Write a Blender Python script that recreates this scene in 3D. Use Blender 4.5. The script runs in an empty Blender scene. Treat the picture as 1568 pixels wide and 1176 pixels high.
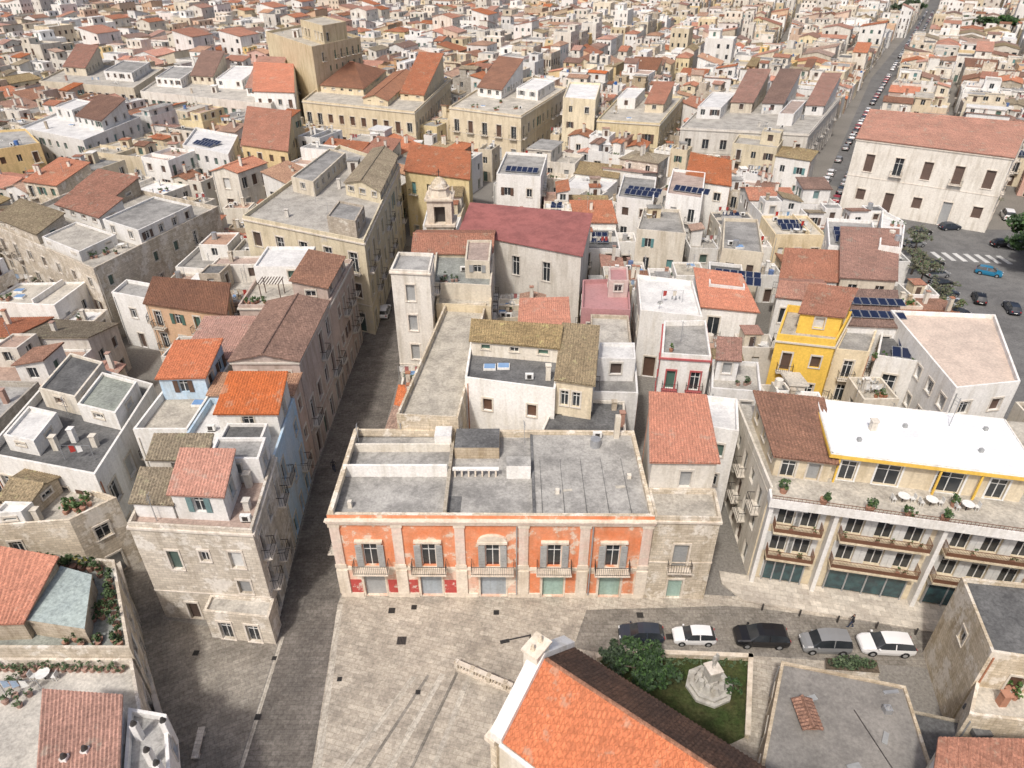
import bpy, math, random, time
from mathutils import Vector
T0=time.time()
R=random.Random(7)
TH=math.radians(33.0); CH=51.0; FL=1060.0
ct,st=math.cos(TH),math.sin(TH)
# survey of the site: where the sight line of a photo measurement meets the level plane at height z (metres)
def P(u,v,z=0.0):
    x=(u-784)/FL; y=(v-588)/FL
    t=(CH-z)/(st+y*ct)
    return (x*t,(ct-y*st)*t)
def proj(x,y,z=0):
    d=y*ct+(CH-z)*st
    if d<1: return (9999,9999)
    return (784+FL*x/d, 588+FL*((CH-z)*ct-y*st)/d)

# ---------------------------------------------------------------- materials
MATS={}
def nn(nt,t,**k):
    n=nt.nodes.new(t)
    for a,b in k.items(): setattr(n,a,b)
    return n
def mixc(nt,fac,a,b,mode='MIX'):
    n=nt.nodes.new('ShaderNodeMix'); n.data_type='RGBA'; n.blend_type=mode
    for i,val in ((0,fac),(6,a),(7,b)):
        if hasattr(val,'is_linked'): nt.links.new(val,n.inputs[i])
        elif isinstance(val,(int,float)): n.inputs[i].default_value=val
        else: n.inputs[i].default_value=(val[0],val[1],val[2],1)
    return n.outputs[2]
def ramp(nt,src,p0,p1,c0=(0,0,0),c1=(1,1,1)):
    n=nt.nodes.new('ShaderNodeValToRGB'); e=n.color_ramp.elements
    e[0].position=p0;e[1].position=p1;e[0].color=(*c0,1);e[1].color=(*c1,1)
    nt.links.new(src,n.inputs[0]); return n.outputs[0]
def noise(nt,vec,scale,detail=4,rough=.6):
    n=nn(nt,'ShaderNodeTexNoise'); n.inputs['Scale'].default_value=scale
    n.inputs['Detail'].default_value=detail; n.inputs['Roughness'].default_value=rough
    nt.links.new(vec,n.inputs['Vector']); return n.outputs[0]
def mapping(nt,vec,scale=(1,1,1),rot=(0,0,0)):
    n=nn(nt,'ShaderNodeMapping'); n.inputs['Scale'].default_value=scale; n.inputs['Rotation'].default_value=rot
    nt.links.new(vec,n.inputs['Vector']); return n.outputs[0]
def mute(c,k):
    l=.3*c[0]+.55*c[1]+.15*c[2]
    return tuple(l+(x-l)*k for x in c)
def surf(name,c1,c2,scale=.35,rough=.9,streak=0.0,pattern=None,vary=.12,fine=.13,peel=None,metal=0,spec=None,bump=0.0,pw=.5,ph=.25,blotch=0):
    sk=.88 if pattern=='tile' else .84
    if name.startswith(('car_','leaf','lawn','skin','brightyellow','solar','salmon','redroof')): sk=1.0
    c1,c2=mute(c1,sk),mute(c2,sk)
    m=bpy.data.materials.new(name); m.use_nodes=True; nt=m.node_tree
    bs=nt.nodes['Principled BSDF']; bs.inputs['Roughness'].default_value=rough; bs.inputs['Metallic'].default_value=metal
    if spec is not None: bs.inputs['Specular IOR Level'].default_value=spec
    elif rough>.8: bs.inputs['Specular IOR Level'].default_value=.2
    geo=nn(nt,'ShaderNodeNewGeometry').outputs['Position']
    uv=nn(nt,'ShaderNodeTexCoord').outputs['UV']
    n1=noise(nt,geo,scale,5)
    col=mixc(nt,ramp(nt,n1,.35,.65),c1,c2)
    if pattern=='block':
        b=nn(nt,'ShaderNodeTexBrick'); nt.links.new(uv,b.inputs['Vector']); b.inputs['Scale'].default_value=1
        b.inputs['Brick Width'].default_value=pw; b.inputs['Row Height'].default_value=ph
        b.inputs['Mortar Size'].default_value=.016; b.inputs['Color1'].default_value=(.84,.82,.80,1)
        b.inputs['Color2'].default_value=(1.1,1.09,1.07,1); b.inputs['Mortar'].default_value=(.68,.66,.62,1)
        col=mixc(nt,1.0,col,b.outputs[0],'MULTIPLY')
    if pattern=='tile':
        b=nn(nt,'ShaderNodeTexBrick'); nt.links.new(uv,b.inputs['Vector']); b.inputs['Scale'].default_value=1
        b.offset=0
        b.inputs['Brick Width'].default_value=.26; b.inputs['Row Height'].default_value=.42
        b.inputs['Mortar Size'].default_value=.022; b.inputs['Color1'].default_value=(.80,.80,.80,1)
        b.inputs['Color2'].default_value=(1.16,1.14,1.12,1); b.inputs['Mortar'].default_value=(.64,.61,.59,1)
        col=mixc(nt,.9,col,b.outputs[0],'MULTIPLY')
    if peel:
        pn=noise(nt,geo,peel[1],8,.7)
        col=mixc(nt,ramp(nt,pn,peel[2],peel[2]+.05),col,mute(peel[0],sk))
    if blotch:
        pn=noise(nt,geo,.55,7,.72)
        col=mixc(nt,1.0,col,ramp(nt,pn,.40,.56,(1-blotch,)*3,(1.05,1.05,1.04)),'MULTIPLY')
    if fine:
        f=noise(nt,geo,4.0,6,.7)
        col=mixc(nt,1.0,col,ramp(nt,f,.3,.7,(1-fine*1.5,)*3,(1+fine*.6,)*3),'MULTIPLY')
    if streak:
        s=noise(nt,mapping(nt,geo,(1.1,1.1,.15)),1.0,6,.65)
        k=streak*.85
        col=mixc(nt,1.0,col,ramp(nt,s,.33,.52,(1-k*.9,1-k*1.0,1-k*1.2),(1,1,1)),'MULTIPLY')
    if vary:
        oi=nn(nt,'ShaderNodeObjectInfo').outputs['Random']
        mr=nn(nt,'ShaderNodeMapRange'); nt.links.new(oi,mr.inputs[0]); mr.inputs[3].default_value=1-vary; mr.inputs[4].default_value=1+vary*.6
        hs=nn(nt,'ShaderNodeHueSaturation'); nt.links.new(mr.outputs[0],hs.inputs['Value']); nt.links.new(col,hs.inputs['Color'])
        ma=nn(nt,'ShaderNodeMath',operation='MULTIPLY'); nt.links.new(oi,ma.inputs[0]); ma.inputs[1].default_value=7.31
        fr=nn(nt,'ShaderNodeMath',operation='FRACT'); nt.links.new(ma.outputs[0],fr.inputs[0])
        m2=nn(nt,'ShaderNodeMapRange'); nt.links.new(fr.outputs[0],m2.inputs[0]); m2.inputs[3].default_value=.68; m2.inputs[4].default_value=1.15
        nt.links.new(m2.outputs[0],hs.inputs['Saturation'])
        col=hs.outputs[0]
    nt.links.new(col,bs.inputs['Base Color'])
    if bump:
        bn=nn(nt,'ShaderNodeBump'); bn.inputs['Strength'].default_value=bump; bn.inputs['Distance'].default_value=.05
        nt.links.new(noise(nt,geo,6,5),bn.inputs['Height']); nt.links.new(bn.outputs[0],bs.inputs['Normal'])
    MATS[name]=m
# walls
surf('white',(.82,.80,.76),(.76,.74,.69),streak=.22,bump=.3)
surf('offwhite',(.75,.70,.60),(.67,.61,.51),streak=.3,bump=.3)
surf('cream',(.74,.63,.43),(.65,.54,.36),streak=.3,bump=.3)
surf('stone',(.60,.50,.36),(.49,.40,.28),streak=.32,pattern='block',pw=.6,ph=.28,bump=.4,peel=((.68,.61,.48),.5,.60))
surf('palestone',(.70,.61,.47),(.60,.51,.38),streak=.3,pattern='block',pw=.6,ph=.28,bump=.4,peel=((.76,.69,.58),.5,.52))
surf('greystone',(.48,.43,.35),(.37,.33,.26),streak=.35,pattern='block',pw=.6,ph=.28,bump=.4)
surf('yellow',(.76,.55,.22),(.68,.49,.20),streak=.25)
surf('brightyellow',(.80,.53,.10),(.75,.49,.10),streak=.12,vary=0)
surf('paleyellow',(.76,.62,.33),(.68,.55,.29),streak=.32,peel=((.64,.56,.42),.5,.60))
surf('peach',(.72,.46,.27),(.64,.42,.26),streak=.25)
surf('pink',(.66,.42,.35),(.58,.38,.32),streak=.25)
surf('rosered',(.52,.13,.13),(.46,.14,.14),streak=.15)
surf('dustypink',(.60,.46,.38),(.50,.38,.31),streak=.35)
surf('lightblue',(.44,.62,.78),(.60,.69,.76),streak=.25)
surf('salmon',(.74,.25,.115),(.74,.35,.21),scale=.6,streak=.24,vary=0,peel=((.76,.60,.48),.6,.56))
surf('salmon_low',(.74,.55,.44),(.74,.43,.31),scale=.7,streak=.3,vary=0,peel=((.78,.68,.56),.8,.50))
surf('redpaint',(.56,.06,.05),(.5,.08,.06),streak=.25,vary=0,peel=((.66,.5,.42),.9,.54))
surf('trimstone',(.78,.69,.56),(.68,.58,.46),streak=.3,scale=.9)
surf('pinktrim',(.76,.55,.45),(.74,.62,.51),streak=.3,scale=.9,vary=0)
# roofs
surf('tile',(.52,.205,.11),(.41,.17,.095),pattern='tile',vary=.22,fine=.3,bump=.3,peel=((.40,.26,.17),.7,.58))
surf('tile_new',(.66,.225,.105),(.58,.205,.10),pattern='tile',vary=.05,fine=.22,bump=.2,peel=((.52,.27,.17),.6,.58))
surf('tile_brown',(.36,.18,.11),(.28,.145,.095),pattern='tile',vary=.2,fine=.35,bump=.3)
surf('tile_old',(.40,.31,.17),(.31,.235,.13),pattern='tile',vary=.2,fine=.4,bump=.3,peel=((.44,.38,.18),1.1,.58))
surf('tile_shaded',(.12,.075,.055),(.20,.11,.07),pattern='tile',vary=0,fine=.4,bump=.3)  # dark brown tile with the shade of the church's right slope painted in
surf('tile_faded',(.52,.32,.21),(.42,.25,.17),pattern='tile',vary=.15,fine=.35,bump=.3)
surf('redroof',(.36,.065,.048),(.30,.06,.048),vary=.05,fine=.12,scale=.2,blotch=.18)
surf('deck_grey',(.44,.425,.395),(.32,.31,.29),vary=.2,fine=.25,scale=.25,bump=.2,blotch=.28)
surf('deck_beige',(.58,.53,.44),(.46,.42,.35),vary=.15,fine=.25,scale=.3,bump=.2,blotch=.25)
surf('deck_dark',(.19,.19,.188),(.13,.13,.13),vary=.2,fine=.3,blotch=.25)
surf('deck_annex',(.29,.27,.245),(.23,.215,.195),vary=0,fine=.2,blotch=.22,scale=.2)
surf('deck_white',(.72,.71,.69),(.64,.63,.61),vary=.08,fine=.15,scale=.3,blotch=.14)
surf('deck_red',(.52,.34,.25),(.45,.30,.22),vary=.12,fine=.25,blotch=.2)
surf('deck_pale',(.66,.52,.42),(.60,.48,.39),vary=0,fine=.2,blotch=.12)
surf('deck_green',(.34,.37,.32),(.28,.30,.27),vary=.1,fine=.3,blotch=.25)
surf('membrane',(.80,.81,.82),(.74,.75,.76),vary=0,fine=.08,scale=.4,blotch=.10)
surf('corrugated',(.42,.50,.47),(.34,.41,.40),vary=0,fine=.3)
# openings etc
surf('glass',(.04,.047,.055),(.02,.025,.03),rough=.12,vary=0,fine=0,spec=.7)
surf('shopglass',(.03,.10,.11),(.02,.04,.05),rough=.12,vary=0,fine=0,spec=.7,scale=1.2)
surf('sh_green',(.09,.18,.14),(.07,.14,.11),vary=.2,rough=.6)
surf('sh_brown',(.13,.07,.045),(.10,.055,.035),vary=.2,rough=.6)
surf('sh_grey',(.38,.39,.38),(.30,.31,.31),vary=.2,rough=.6)
surf('sh_white',(.66,.66,.63),(.58,.58,.55),vary=.1,rough=.6)
surf('sh_teal',(.12,.28,.28),(.10,.24,.25),vary=.1,rough=.6)
surf('door_blue',(.40,.46,.50),(.32,.37,.41),vary=0,rough=.7,streak=.3)
surf('door_green',(.34,.52,.45),(.30,.44,.38),vary=0,rough=.7,streak=.3)
surf('frame',(.66,.60,.50),(.58,.52,.43),vary=.1)
surf('whiteframe',(.74,.74,.71),(.68,.68,.65),vary=0)
surf('iron',(.035,.033,.03),(.06,.05,.045),vary=0,rough=.5)
surf('brownrail',(.22,.10,.05),(.18,.08,.045),vary=0,rough=.5)
surf('metal',(.45,.46,.47),(.36,.37,.38),vary=.1,rough=.45,metal=.4)
surf('solar',(.012,.018,.045),(.018,.026,.06),vary=0,rough=.2,fine=0)
surf('skylight',(.12,.26,.50),(.2,.36,.6),vary=0,rough=.15,fine=0)
surf('bluetank',(.05,.16,.45),(.05,.13,.36),vary=.2,rough=.5)
surf('terracotta',(.46,.22,.13),(.40,.19,.12),vary=.1)
surf('cloth_red',(.45,.06,.05),(.4,.06,.05),vary=.1); surf('cloth_sky',(.2,.35,.55),(.2,.33,.5),vary=.1)
surf('leaf_a',(.035,.085,.018),(.055,.11,.025),scale=2,vary=.2,fine=.2,rough=.7)
surf('leaf_b',(.07,.13,.03),(.09,.14,.045),scale=2,vary=.2,fine=.2,rough=.7)
surf('leaf_dark',(.018,.045,.014),(.03,.06,.02),scale=2,vary=.1,fine=.2,rough=.7)
surf('leaf_grey',(.16,.15,.09),(.12,.12,.06),scale=2,vary=.1,fine=.2,rough=.8)
surf('leaf_yellow',(.45,.36,.03),(.3,.28,.04),scale=2,vary=.1,fine=.2,rough=.8)
surf('bark',(.12,.09,.065),(.08,.06,.045),scale=3,vary=.1)
# ground
surf('town_ground',(.27,.25,.22),(.21,.195,.17),vary=0,scale=.08,fine=.3)
surf('plaza_stone',(.52,.465,.385),(.42,.375,.31),vary=0,scale=.18,fine=.25,pattern='block',pw=.8,ph=.42,bump=.4,blotch=.22)
surf('plaza_band',(.56,.52,.45),(.48,.44,.37),vary=0,scale=.4,fine=.3,pattern='block',pw=1.5,ph=.45,blotch=.15)
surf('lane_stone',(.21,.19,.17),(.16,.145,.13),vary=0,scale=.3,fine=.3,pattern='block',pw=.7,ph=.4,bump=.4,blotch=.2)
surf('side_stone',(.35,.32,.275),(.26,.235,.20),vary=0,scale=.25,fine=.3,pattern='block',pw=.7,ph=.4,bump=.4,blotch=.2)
surf('road_stone',(.30,.275,.24),(.23,.21,.18),vary=0,scale=.3,fine=.3,pattern='block',pw=.7,ph=.4,bump=.3,blotch=.2)
surf('sidewalk',(.61,.56,.48),(.53,.48,.41),vary=0,scale=.3,fine=.2,pattern='block',pw=1.0,ph=.6,blotch=.1)
surf('asphalt',(.20,.198,.193),(.15,.148,.145),vary=0,scale=.12,fine=.25,blotch=.15)
surf('lawn',(.045,.07,.02),(.085,.085,.035),vary=0,scale=.6,fine=.4,bump=.8,blotch=.3)
surf('soil',(.16,.12,.08),(.10,.08,.055),vary=0,scale=.6,fine=.4)
surf('roadpaint',(.65,.65,.62),(.5,.5,.48),vary=0)
# vehicles, people
def paint(n,c): surf(n,c,c,vary=0,fine=0,rough=.28,spec=.6)
paint('car_white',(.72,.72,.72)); paint('car_black',(.012,.012,.014)); paint('car_grey',(.22,.225,.23)); paint('car_navy',(.03,.038,.055)); paint('car_blue',(.02,.17,.30)); paint('car_silver',(.42,.43,.44)); paint('car_red',(.30,.02,.02))
surf('tyre',(.02,.02,.02),(.03,.03,.03),vary=0); surf('taillight',(.4,.01,.01),(.35,.01,.01),vary=0,fine=0,rough=.3)
surf('skin',(.45,.27,.19),(.42,.25,.18),vary=0,fine=0); surf('cloth_dark',(.03,.03,.035),(.045,.045,.05),vary=0); surf('cloth_blue',(.04,.06,.11),(.04,.055,.09),vary=0)
surf('statue_stone',(.54,.52,.46),(.40,.38,.34),vary=0,streak=.3,scale=1.5)

# ---------------------------------------------------------------- mesh builder
class MB:
    def __init__(s): s.v=[];s.f=[];s.m=[];s.mats=[];s.dir=(1,0)
    def mi(s,n):
        if n not in s.mats: s.mats.append(n)
        return s.mats.index(n)
    def poly(s,pts,mat):
        b=len(s.v); s.v.extend(pts); s.f.append(tuple(range(b,b+len(pts)))); s.m.append(s.mi(mat))
    def hexa(s,c,mat,top=None):
        b=len(s.v); s.v.extend(c); k=s.mi(mat)
        for q in ((0,3,2,1),(4,5,6,7),(0,1,5,4),(1,2,6,5),(2,3,7,6),(3,0,4,7)):
            s.f.append(tuple(b+i for i in q)); s.m.append(k)
        if top: s.m[-5]=s.mi(top)
    def prism(s,p,z0,z1,mat,top=None):
        n=len(p)
        for i in range(n):
            a,b=p[i],p[(i+1)%n]
            s.poly([(a[0],a[1],z0),(b[0],b[1],z0),(b[0],b[1],z1),(a[0],a[1],z1)],mat)
        s.poly([(q[0],q[1],z1) for q in p],top or mat)
    def box(s,x,y,z,sx,sy,sz,mat,ang=0.0,top=None):
        c,n=math.cos(ang),math.sin(ang)
        pts=[(x+c*a-n*b,y+n*a+c*b) for a,b in ((-sx/2,-sy/2),(sx/2,-sy/2),(sx/2,sy/2),(-sx/2,sy/2))]
        s.hexa([(p[0],p[1],z) for p in pts]+[(p[0],p[1],z+sz) for p in pts],mat,top)
    def cyl(s,x,y,z,r,h,mat,n=10,r2=None):
        r2=r if r2 is None else r2
        a=[(x+r*math.cos(6.2832*i/n),y+r*math.sin(6.2832*i/n),z) for i in range(n)]
        b=[(x+r2*math.cos(6.2832*i/n),y+r2*math.sin(6.2832*i/n),z+h) for i in range(n)]
        for i in range(n): s.poly([a[i],a[(i+1)%n],b[(i+1)%n],b[i]],mat)
        s.poly(b,mat)
    def mesh(s,name):
        me=bpy.data.meshes.new(name); me.from_pydata(s.v,[],s.f)
        for m in s.mats: me.materials.append(MATS[m])
        me.polygons.foreach_set('material_index',s.m)
        uvl=me.uv_layers.new(name='UVMap'); out=[]
        V=s.v; dx,dy=s.dir
        for f in s.f:
            a=V[f[0]];b=V[f[1]];c=V[f[2]]
            ux,uy,uz=b[0]-a[0],b[1]-a[1],b[2]-a[2]; wx,wy,wz=c[0]-a[0],c[1]-a[1],c[2]-a[2]
            nx,ny,nz=uy*wz-uz*wy,uz*wx-ux*wz,ux*wy-uy*wx
            l=math.sqrt(nx*nx+ny*ny+nz*nz) or 1; nx/=l;ny/=l;nz/=l
            h=math.hypot(nx,ny)
            if h<.05:
                for i in f: p=V[i]; out+= [p[0]*dx+p[1]*dy,-p[0]*dy+p[1]*dx]
            else:
                tx,ty=-ny/h,nx/h
                bx,by,bz=-nz*ty,nz*tx,nx*ty-ny*tx
                for i in f: p=V[i]; out+=[p[0]*tx+p[1]*ty, p[0]*bx+p[1]*by+p[2]*bz]
        uvl.data.foreach_set('uv',out); me.update(); return me
    def finish(s,name,smooth=False):
        me=s.mesh(name)
        if smooth: me.polygons.foreach_set('use_smooth',[True]*len(me.polygons))
        o=bpy.data.objects.new(name,me); bpy.context.scene.collection.objects.link(o); return o

def ccw(p):
    a=sum(p[i][0]*p[(i+1)%len(p)][1]-p[(i+1)%len(p)][0]*p[i][1] for i in range(len(p)))
    return list(p) if a>0 else list(reversed(p))
def inset(p,d):
    n=len(p); L=[]
    for i in range(n):
        a,b=p[i],p[(i+1)%n]; l=math.hypot(b[0]-a[0],b[1]-a[1]) or 1
        ux,uy=(b[0]-a[0])/l,(b[1]-a[1])/l; nx,ny=-uy,ux
        L.append((a[0]+nx*d,a[1]+ny*d,ux,uy))
    out=[]
    for i in range(n):
        a=L[i-1]; b=L[i]; det=a[2]*b[3]-a[3]*b[2]
        if abs(det)<1e-4: out.append((b[0],b[1])); continue
        t=((b[0]-a[0])*b[3]-(b[1]-a[1])*b[2])/det
        out.append((a[0]+a[2]*t,a[1]+a[3]*t))
    return out
def lerp(a,b,t): return tuple(a[i]+(b[i]-a[i])*t for i in range(len(a)))
def bil(q,u,v): return lerp(lerp(q[0],q[1],u),lerp(q[3],q[2],u),v)
def inpoly(x,y,p):
    c=False;n=len(p);j=n-1
    for i in range(n):
        if (p[i][1]>y)!=(p[j][1]>y) and x<(p[j][0]-p[i][0])*(y-p[i][1])/(p[j][1]-p[i][1])+p[i][0]: c=not c
        j=i
    return c

def frame_of(p0,p1):
    l=math.hypot(p1[0]-p0[0],p1[1]-p0[1]) or 1e-6
    dx,dy=(p1[0]-p0[0])/l,(p1[1]-p0[1])/l
    def L(s,o,z): return (p0[0]+dx*s+dy*o,p0[1]+dy*s-dx*o,z)
    return L,l
def boxL(mb,L,s0,s1,o0,o1,z0,z1,mat):
    mb.hexa([L(s0,o1,z0),L(s1,o1,z0),L(s1,o0,z0),L(s0,o0,z0),L(s0,o1,z1),L(s1,o1,z1),L(s1,o0,z1),L(s0,o0,z1)],mat)
def railing(mb,L,s0,s1,o,z,mat='iron',step=.22,hh=.95,sides=True):
    boxL(mb,L,s0,s1,o-.02,o+.02,z+hh,z+hh+.05,mat); boxL(mb,L,s0,s1,o-.015,o+.015,z+.08,z+.11,mat)
    n=max(2,int((s1-s0)/step))
    for i in range(n+1):
        s=s0+(s1-s0)*i/n; boxL(mb,L,s-.012,s+.012,o-.012,o+.012,z,z+hh,mat)
    if sides:
        for s in (s0,s1):
            boxL(mb,L,s-.02,s+.02,.0,o-.02,z+hh,z+hh+.05,mat)
            for k in range(1,int(o/step)+1): boxL(mb,L,s-.012,s+.012,k*step-.012,k*step+.012,z,z+hh,mat)
def wall(mb,p0,p1,z0,z1,ops,mat,near=1,trim='frame'):
    L,l=frame_of(p0,p1)
    if not ops:
        mb.poly([L(0,0,z0),L(l,0,z0),L(l,0,z1),L(0,0,z1)],mat); return
    cols={}
    for o in ops: cols.setdefault((round(o[0],3),round(o[1],3)),[]).append(o)
    keys=sorted(cols); s=0
    for (a,b) in keys:
        if a<s-1e-6 or b>l: continue
        mb.poly([L(s,0,z0),L(a,0,z0),L(a,0,z1),L(s,0,z1)],mat)
        z=z0
        for o in sorted(cols[(a,b)],key=lambda q:q[2]):
            za,zb=o[2],o[3]
            if za>z+1e-4: mb.poly([L(a,0,z),L(b,0,z),L(b,0,za),L(a,0,za)],mat)
            d=.25 if near else .18
            mb.poly([L(a,0,za),L(a,0,zb),L(a,-d,zb),L(a,-d,za)],mat)
            mb.poly([L(b,0,za),L(b,-d,za),L(b,-d,zb),L(b,0,zb)],mat)
            mb.poly([L(a,0,zb),L(b,0,zb),L(b,-d,zb),L(a,-d,zb)],mat)
            mb.poly([L(a,0,za),L(a,-d,za),L(b,-d,za),L(b,0,za)],mat)
            mb.poly([L(a,-d,za),L(b,-d,za),L(b,-d,zb),L(a,-d,zb)],o[4])
            kind=o[5] if len(o)>5 else ''
            if near>=1 and o[4]=='glass':
                m=(a+b)/2; boxL(mb,L,m-.035,m+.035,-d+.01,-d+.06,za,zb,'whiteframe')
                if near>1:
                    for q in (a,b-.07): boxL(mb,L,q,q+.07,-d+.01,-d+.05,za,zb,'whiteframe')
                    zz=za+(zb-za)*.68; boxL(mb,L,a+.07,b-.07,-d+.012,-d+.045,zz,zz+.06,'whiteframe')
            if 'shut' in kind:
                w=(b-a)/2
                for q in (a-w-.02,b+.02): boxL(mb,L,q,q+w,.03,.08,za,zb,o[6] if len(o)>6 else 'sh_brown')
            elif near>1 or (near==1 and 'sur' in kind):
                t=.16; e=.055
                boxL(mb,L,a-t,a-.005,.002,e,za,zb,trim); boxL(mb,L,b+.005,b+t,.002,e,za,zb,trim)
                boxL(mb,L,a-t,b+t,.002,e+.02,zb+.003,zb+t+.05,trim)
                if 'balc' not in kind and 'door' not in kind: boxL(mb,L,a-t,b+t,.002,e+.06,za-.1,za-.003,trim)
            if 'balc' in kind:
                dd=.75; boxL(mb,L,a-.4,b+.4,.003,dd,za-.16,za-.02,trim)
                if near>1:
                    railing(mb,L,a-.36,b+.36,dd-.05,za-.02)
                    for q in (a-.25,b+.12): boxL(mb,L,q,q+.13,.003,dd*.7,za-.42,za-.163,trim)
                else: railing(mb,L,a-.36,b+.36,dd-.05,za-.02,step=.4)
            z=zb
        if z<z1-1e-4: mb.poly([L(a,0,z),L(b,0,z),L(b,0,z1),L(a,0,z1)],mat)
        s=b
    mb.poly([L(s,0,z0),L(l,0,z0),L(l,0,z1),L(s,0,z1)],mat)
SHUT=['sh_green','sh_brown','sh_brown','sh_grey','sh_white','sh_brown','sh_teal']
def auto_ops(l,z0,h,floors,rng,near,balc=.25,sp=None,skip=.10):
    if l<2.0: return []
    sp=sp or rng.uniform(2.3,3.1); n=max(1,int((l-.4)/sp)); stp=l/n; fh=(h-z0)/floors; out=[]
    pal=rng.choice(SHUT); big=fh>4.4
    for k in range(n):
        c=(k+.5)*stp
        w=min(rng.choice([.95,1.05,1.2]) if not big else 1.5,stp-.7)
        if w<.5: continue
        for f in range(floors):
            if rng.random()<skip: continue
            b0=z0+f*fh; top=b0+fh-.3
            pane='glass' if rng.random()<.5 else pal
            kind='sur' if near==1 and (rng.random()<.3 or big) else ''
            if f==0 and z0<.5:
                out.append((c-w/2,c+w/2,b0+.03,min(b0+(3.2 if big else 2.4),top),rng.choice(['sh_brown','sh_green','glass','sh_grey','sh_brown']),'door'+kind))
            elif rng.random()<balc: out.append((c-w/2,c+w/2,b0+.12,min(b0+(3.2 if big else 2.45),top),pane,'balc'+kind))
            else:
                if near and rng.random()<.12: kind+='shut'; pane='glass'
                out.append((c-w/2,c+w/2,b0+.9,min(b0+(3.2 if big else 2.4),top),pane,kind,pal))
    return out
def roofplane(mb,a,b,c,d,mat,corr=True,th=.13):
    A,B,C,D=[Vector(q) for q in (a,b,c,d)]
    n=(B-A).cross(D-A)
    if n.length<1e-6: return
    n.normalize()
    if n.z<0: n=-n
    lo=[q-n*th for q in (A,B,C,D)]
    mb.poly([tuple(q) for q in reversed(lo)],mat)
    T=[A,B,C,D]
    for i in range(4):
        j=(i+1)%4
        if (T[i]-T[j]).length<1e-4: continue
        mb.poly([tuple(lo[i]),tuple(lo[j]),tuple(T[j]),tuple(T[i])],mat)
    l=(B-A).length
    if not corr or l<.6 or mat=='redroof':
        if (C-D).length<1e-4: mb.poly([tuple(A),tuple(B),tuple(C)],mat)
        else: mb.poly([tuple(A),tuple(B),tuple(C),tuple(D)],mat)
        return
    k=max(2,int(l/.26)); h=.075
    base=len(mb.v)
    for i in range(2*k+1):
        t=i/(2*k); off=n*(h if i%2 else .005)
        e=A.lerp(B,t)+off; r=D.lerp(C,t)+off
        mb.v.append(tuple(e)); mb.v.append(tuple(r))
    m=mb.mi(mat)
    for i in range(2*k):
        q=base+2*i; mb.f.append((q,q+2,q+3,q+1)); mb.m.append(m)
def ridgecap(mb,a,b,mat):
    L,l=frame_of(a,b); z0,z1=a[2],b[2]; n=max(1,int(l/.45))
    for i in range(n):
        s=l*i/n; e=l*(i+1)/n; z=z0+(z1-z0)*i/n
        mb.hexa([L(s,.14,z-.05),L(e,.14,z-.05),L(e,-.14,z-.05),L(s,-.14,z-.05),L(s,.06,z+.12),L(e,.06,z+.10),L(e,-.06,z+.10),L(s,-.06,z+.12)],mat)
def quad_roof(mb,q,h,kind,mat,wallm,rise_k=.28,k=0,corr=True,over=.25):
    q=[q[(i+k)%4] for i in range(4)]
    A,B,C,D=q; o=inset(q,-over); a,b,c,d=o
    dep=(math.hypot(C[0]-B[0],C[1]-B[1])+math.hypot(D[0]-A[0],D[1]-A[1]))/2
    Z=lambda p,z:(p[0],p[1],z)
    if kind=='shed':
        r=dep*rise_k; e=over*rise_k
        mb.poly([Z(B,h),Z(C,h),Z(C,h+r)],wallm); mb.poly([Z(D,h),Z(A,h),Z(D,h+r)],wallm)
        mb.poly([Z(C,h),Z(D,h),Z(D,h+r),Z(C,h+r)],wallm)
        t=.14
        roofplane(mb,Z(a,h-e+t),Z(b,h-e+t),Z(c,h+r+e+t),Z(d,h+r+e+t),mat,corr)
    elif kind=='gable':
        r=dep/2*rise_k*1.25; e=over*rise_k*1.25; t=.14
        E=lerp(B,C,.5);F=lerp(A,D,.5); e2=lerp(b,c,.5); f2=lerp(a,d,.5)
        mb.poly([Z(B,h),Z(C,h),Z(E,h+r)],wallm); mb.poly([Z(D,h),Z(A,h),Z(F,h+r)],wallm)
        roofplane(mb,Z(a,h-e+t),Z(b,h-e+t),Z(e2,h+r+t),Z(f2,h+r+t),mat,corr)
        roofplane(mb,Z(c,h-e+t),Z(d,h-e+t),Z(f2,h+r+t),Z(e2,h+r+t),mat,corr)
        if corr: ridgecap(mb,Z(f2,h+r+t+.06),Z(e2,h+r+t+.06),mat)
    else:
        r=dep/2*rise_k*1.25; t=.14
        e2=lerp(b,c,.5); f2=lerp(a,d,.5); wl=math.hypot(e2[0]-f2[0],e2[1]-f2[1]); f=min(.45,dep/2/max(wl,.1))
        E=lerp(e2,f2,f); F=lerp(f2,e2,f)
        roofplane(mb,Z(a,h+t),Z(b,h+t),Z(E,h+r+t),Z(F,h+r+t),mat,corr)
        roofplane(mb,Z(c,h+t),Z(d,h+t),Z(F,h+r+t),Z(E,h+r+t),mat,corr)
        roofplane(mb,Z(b,h+t),Z(c,h+t),Z(E,h+r+t),Z(E,h+r+t),mat,False)
        roofplane(mb,Z(d,h+t),Z(a,h+t),Z(F,h+r+t),Z(F,h+r+t),mat,False)
        if corr: ridgecap(mb,Z(F,h+r+t+.06),Z(E,h+r+t+.06),mat)
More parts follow.
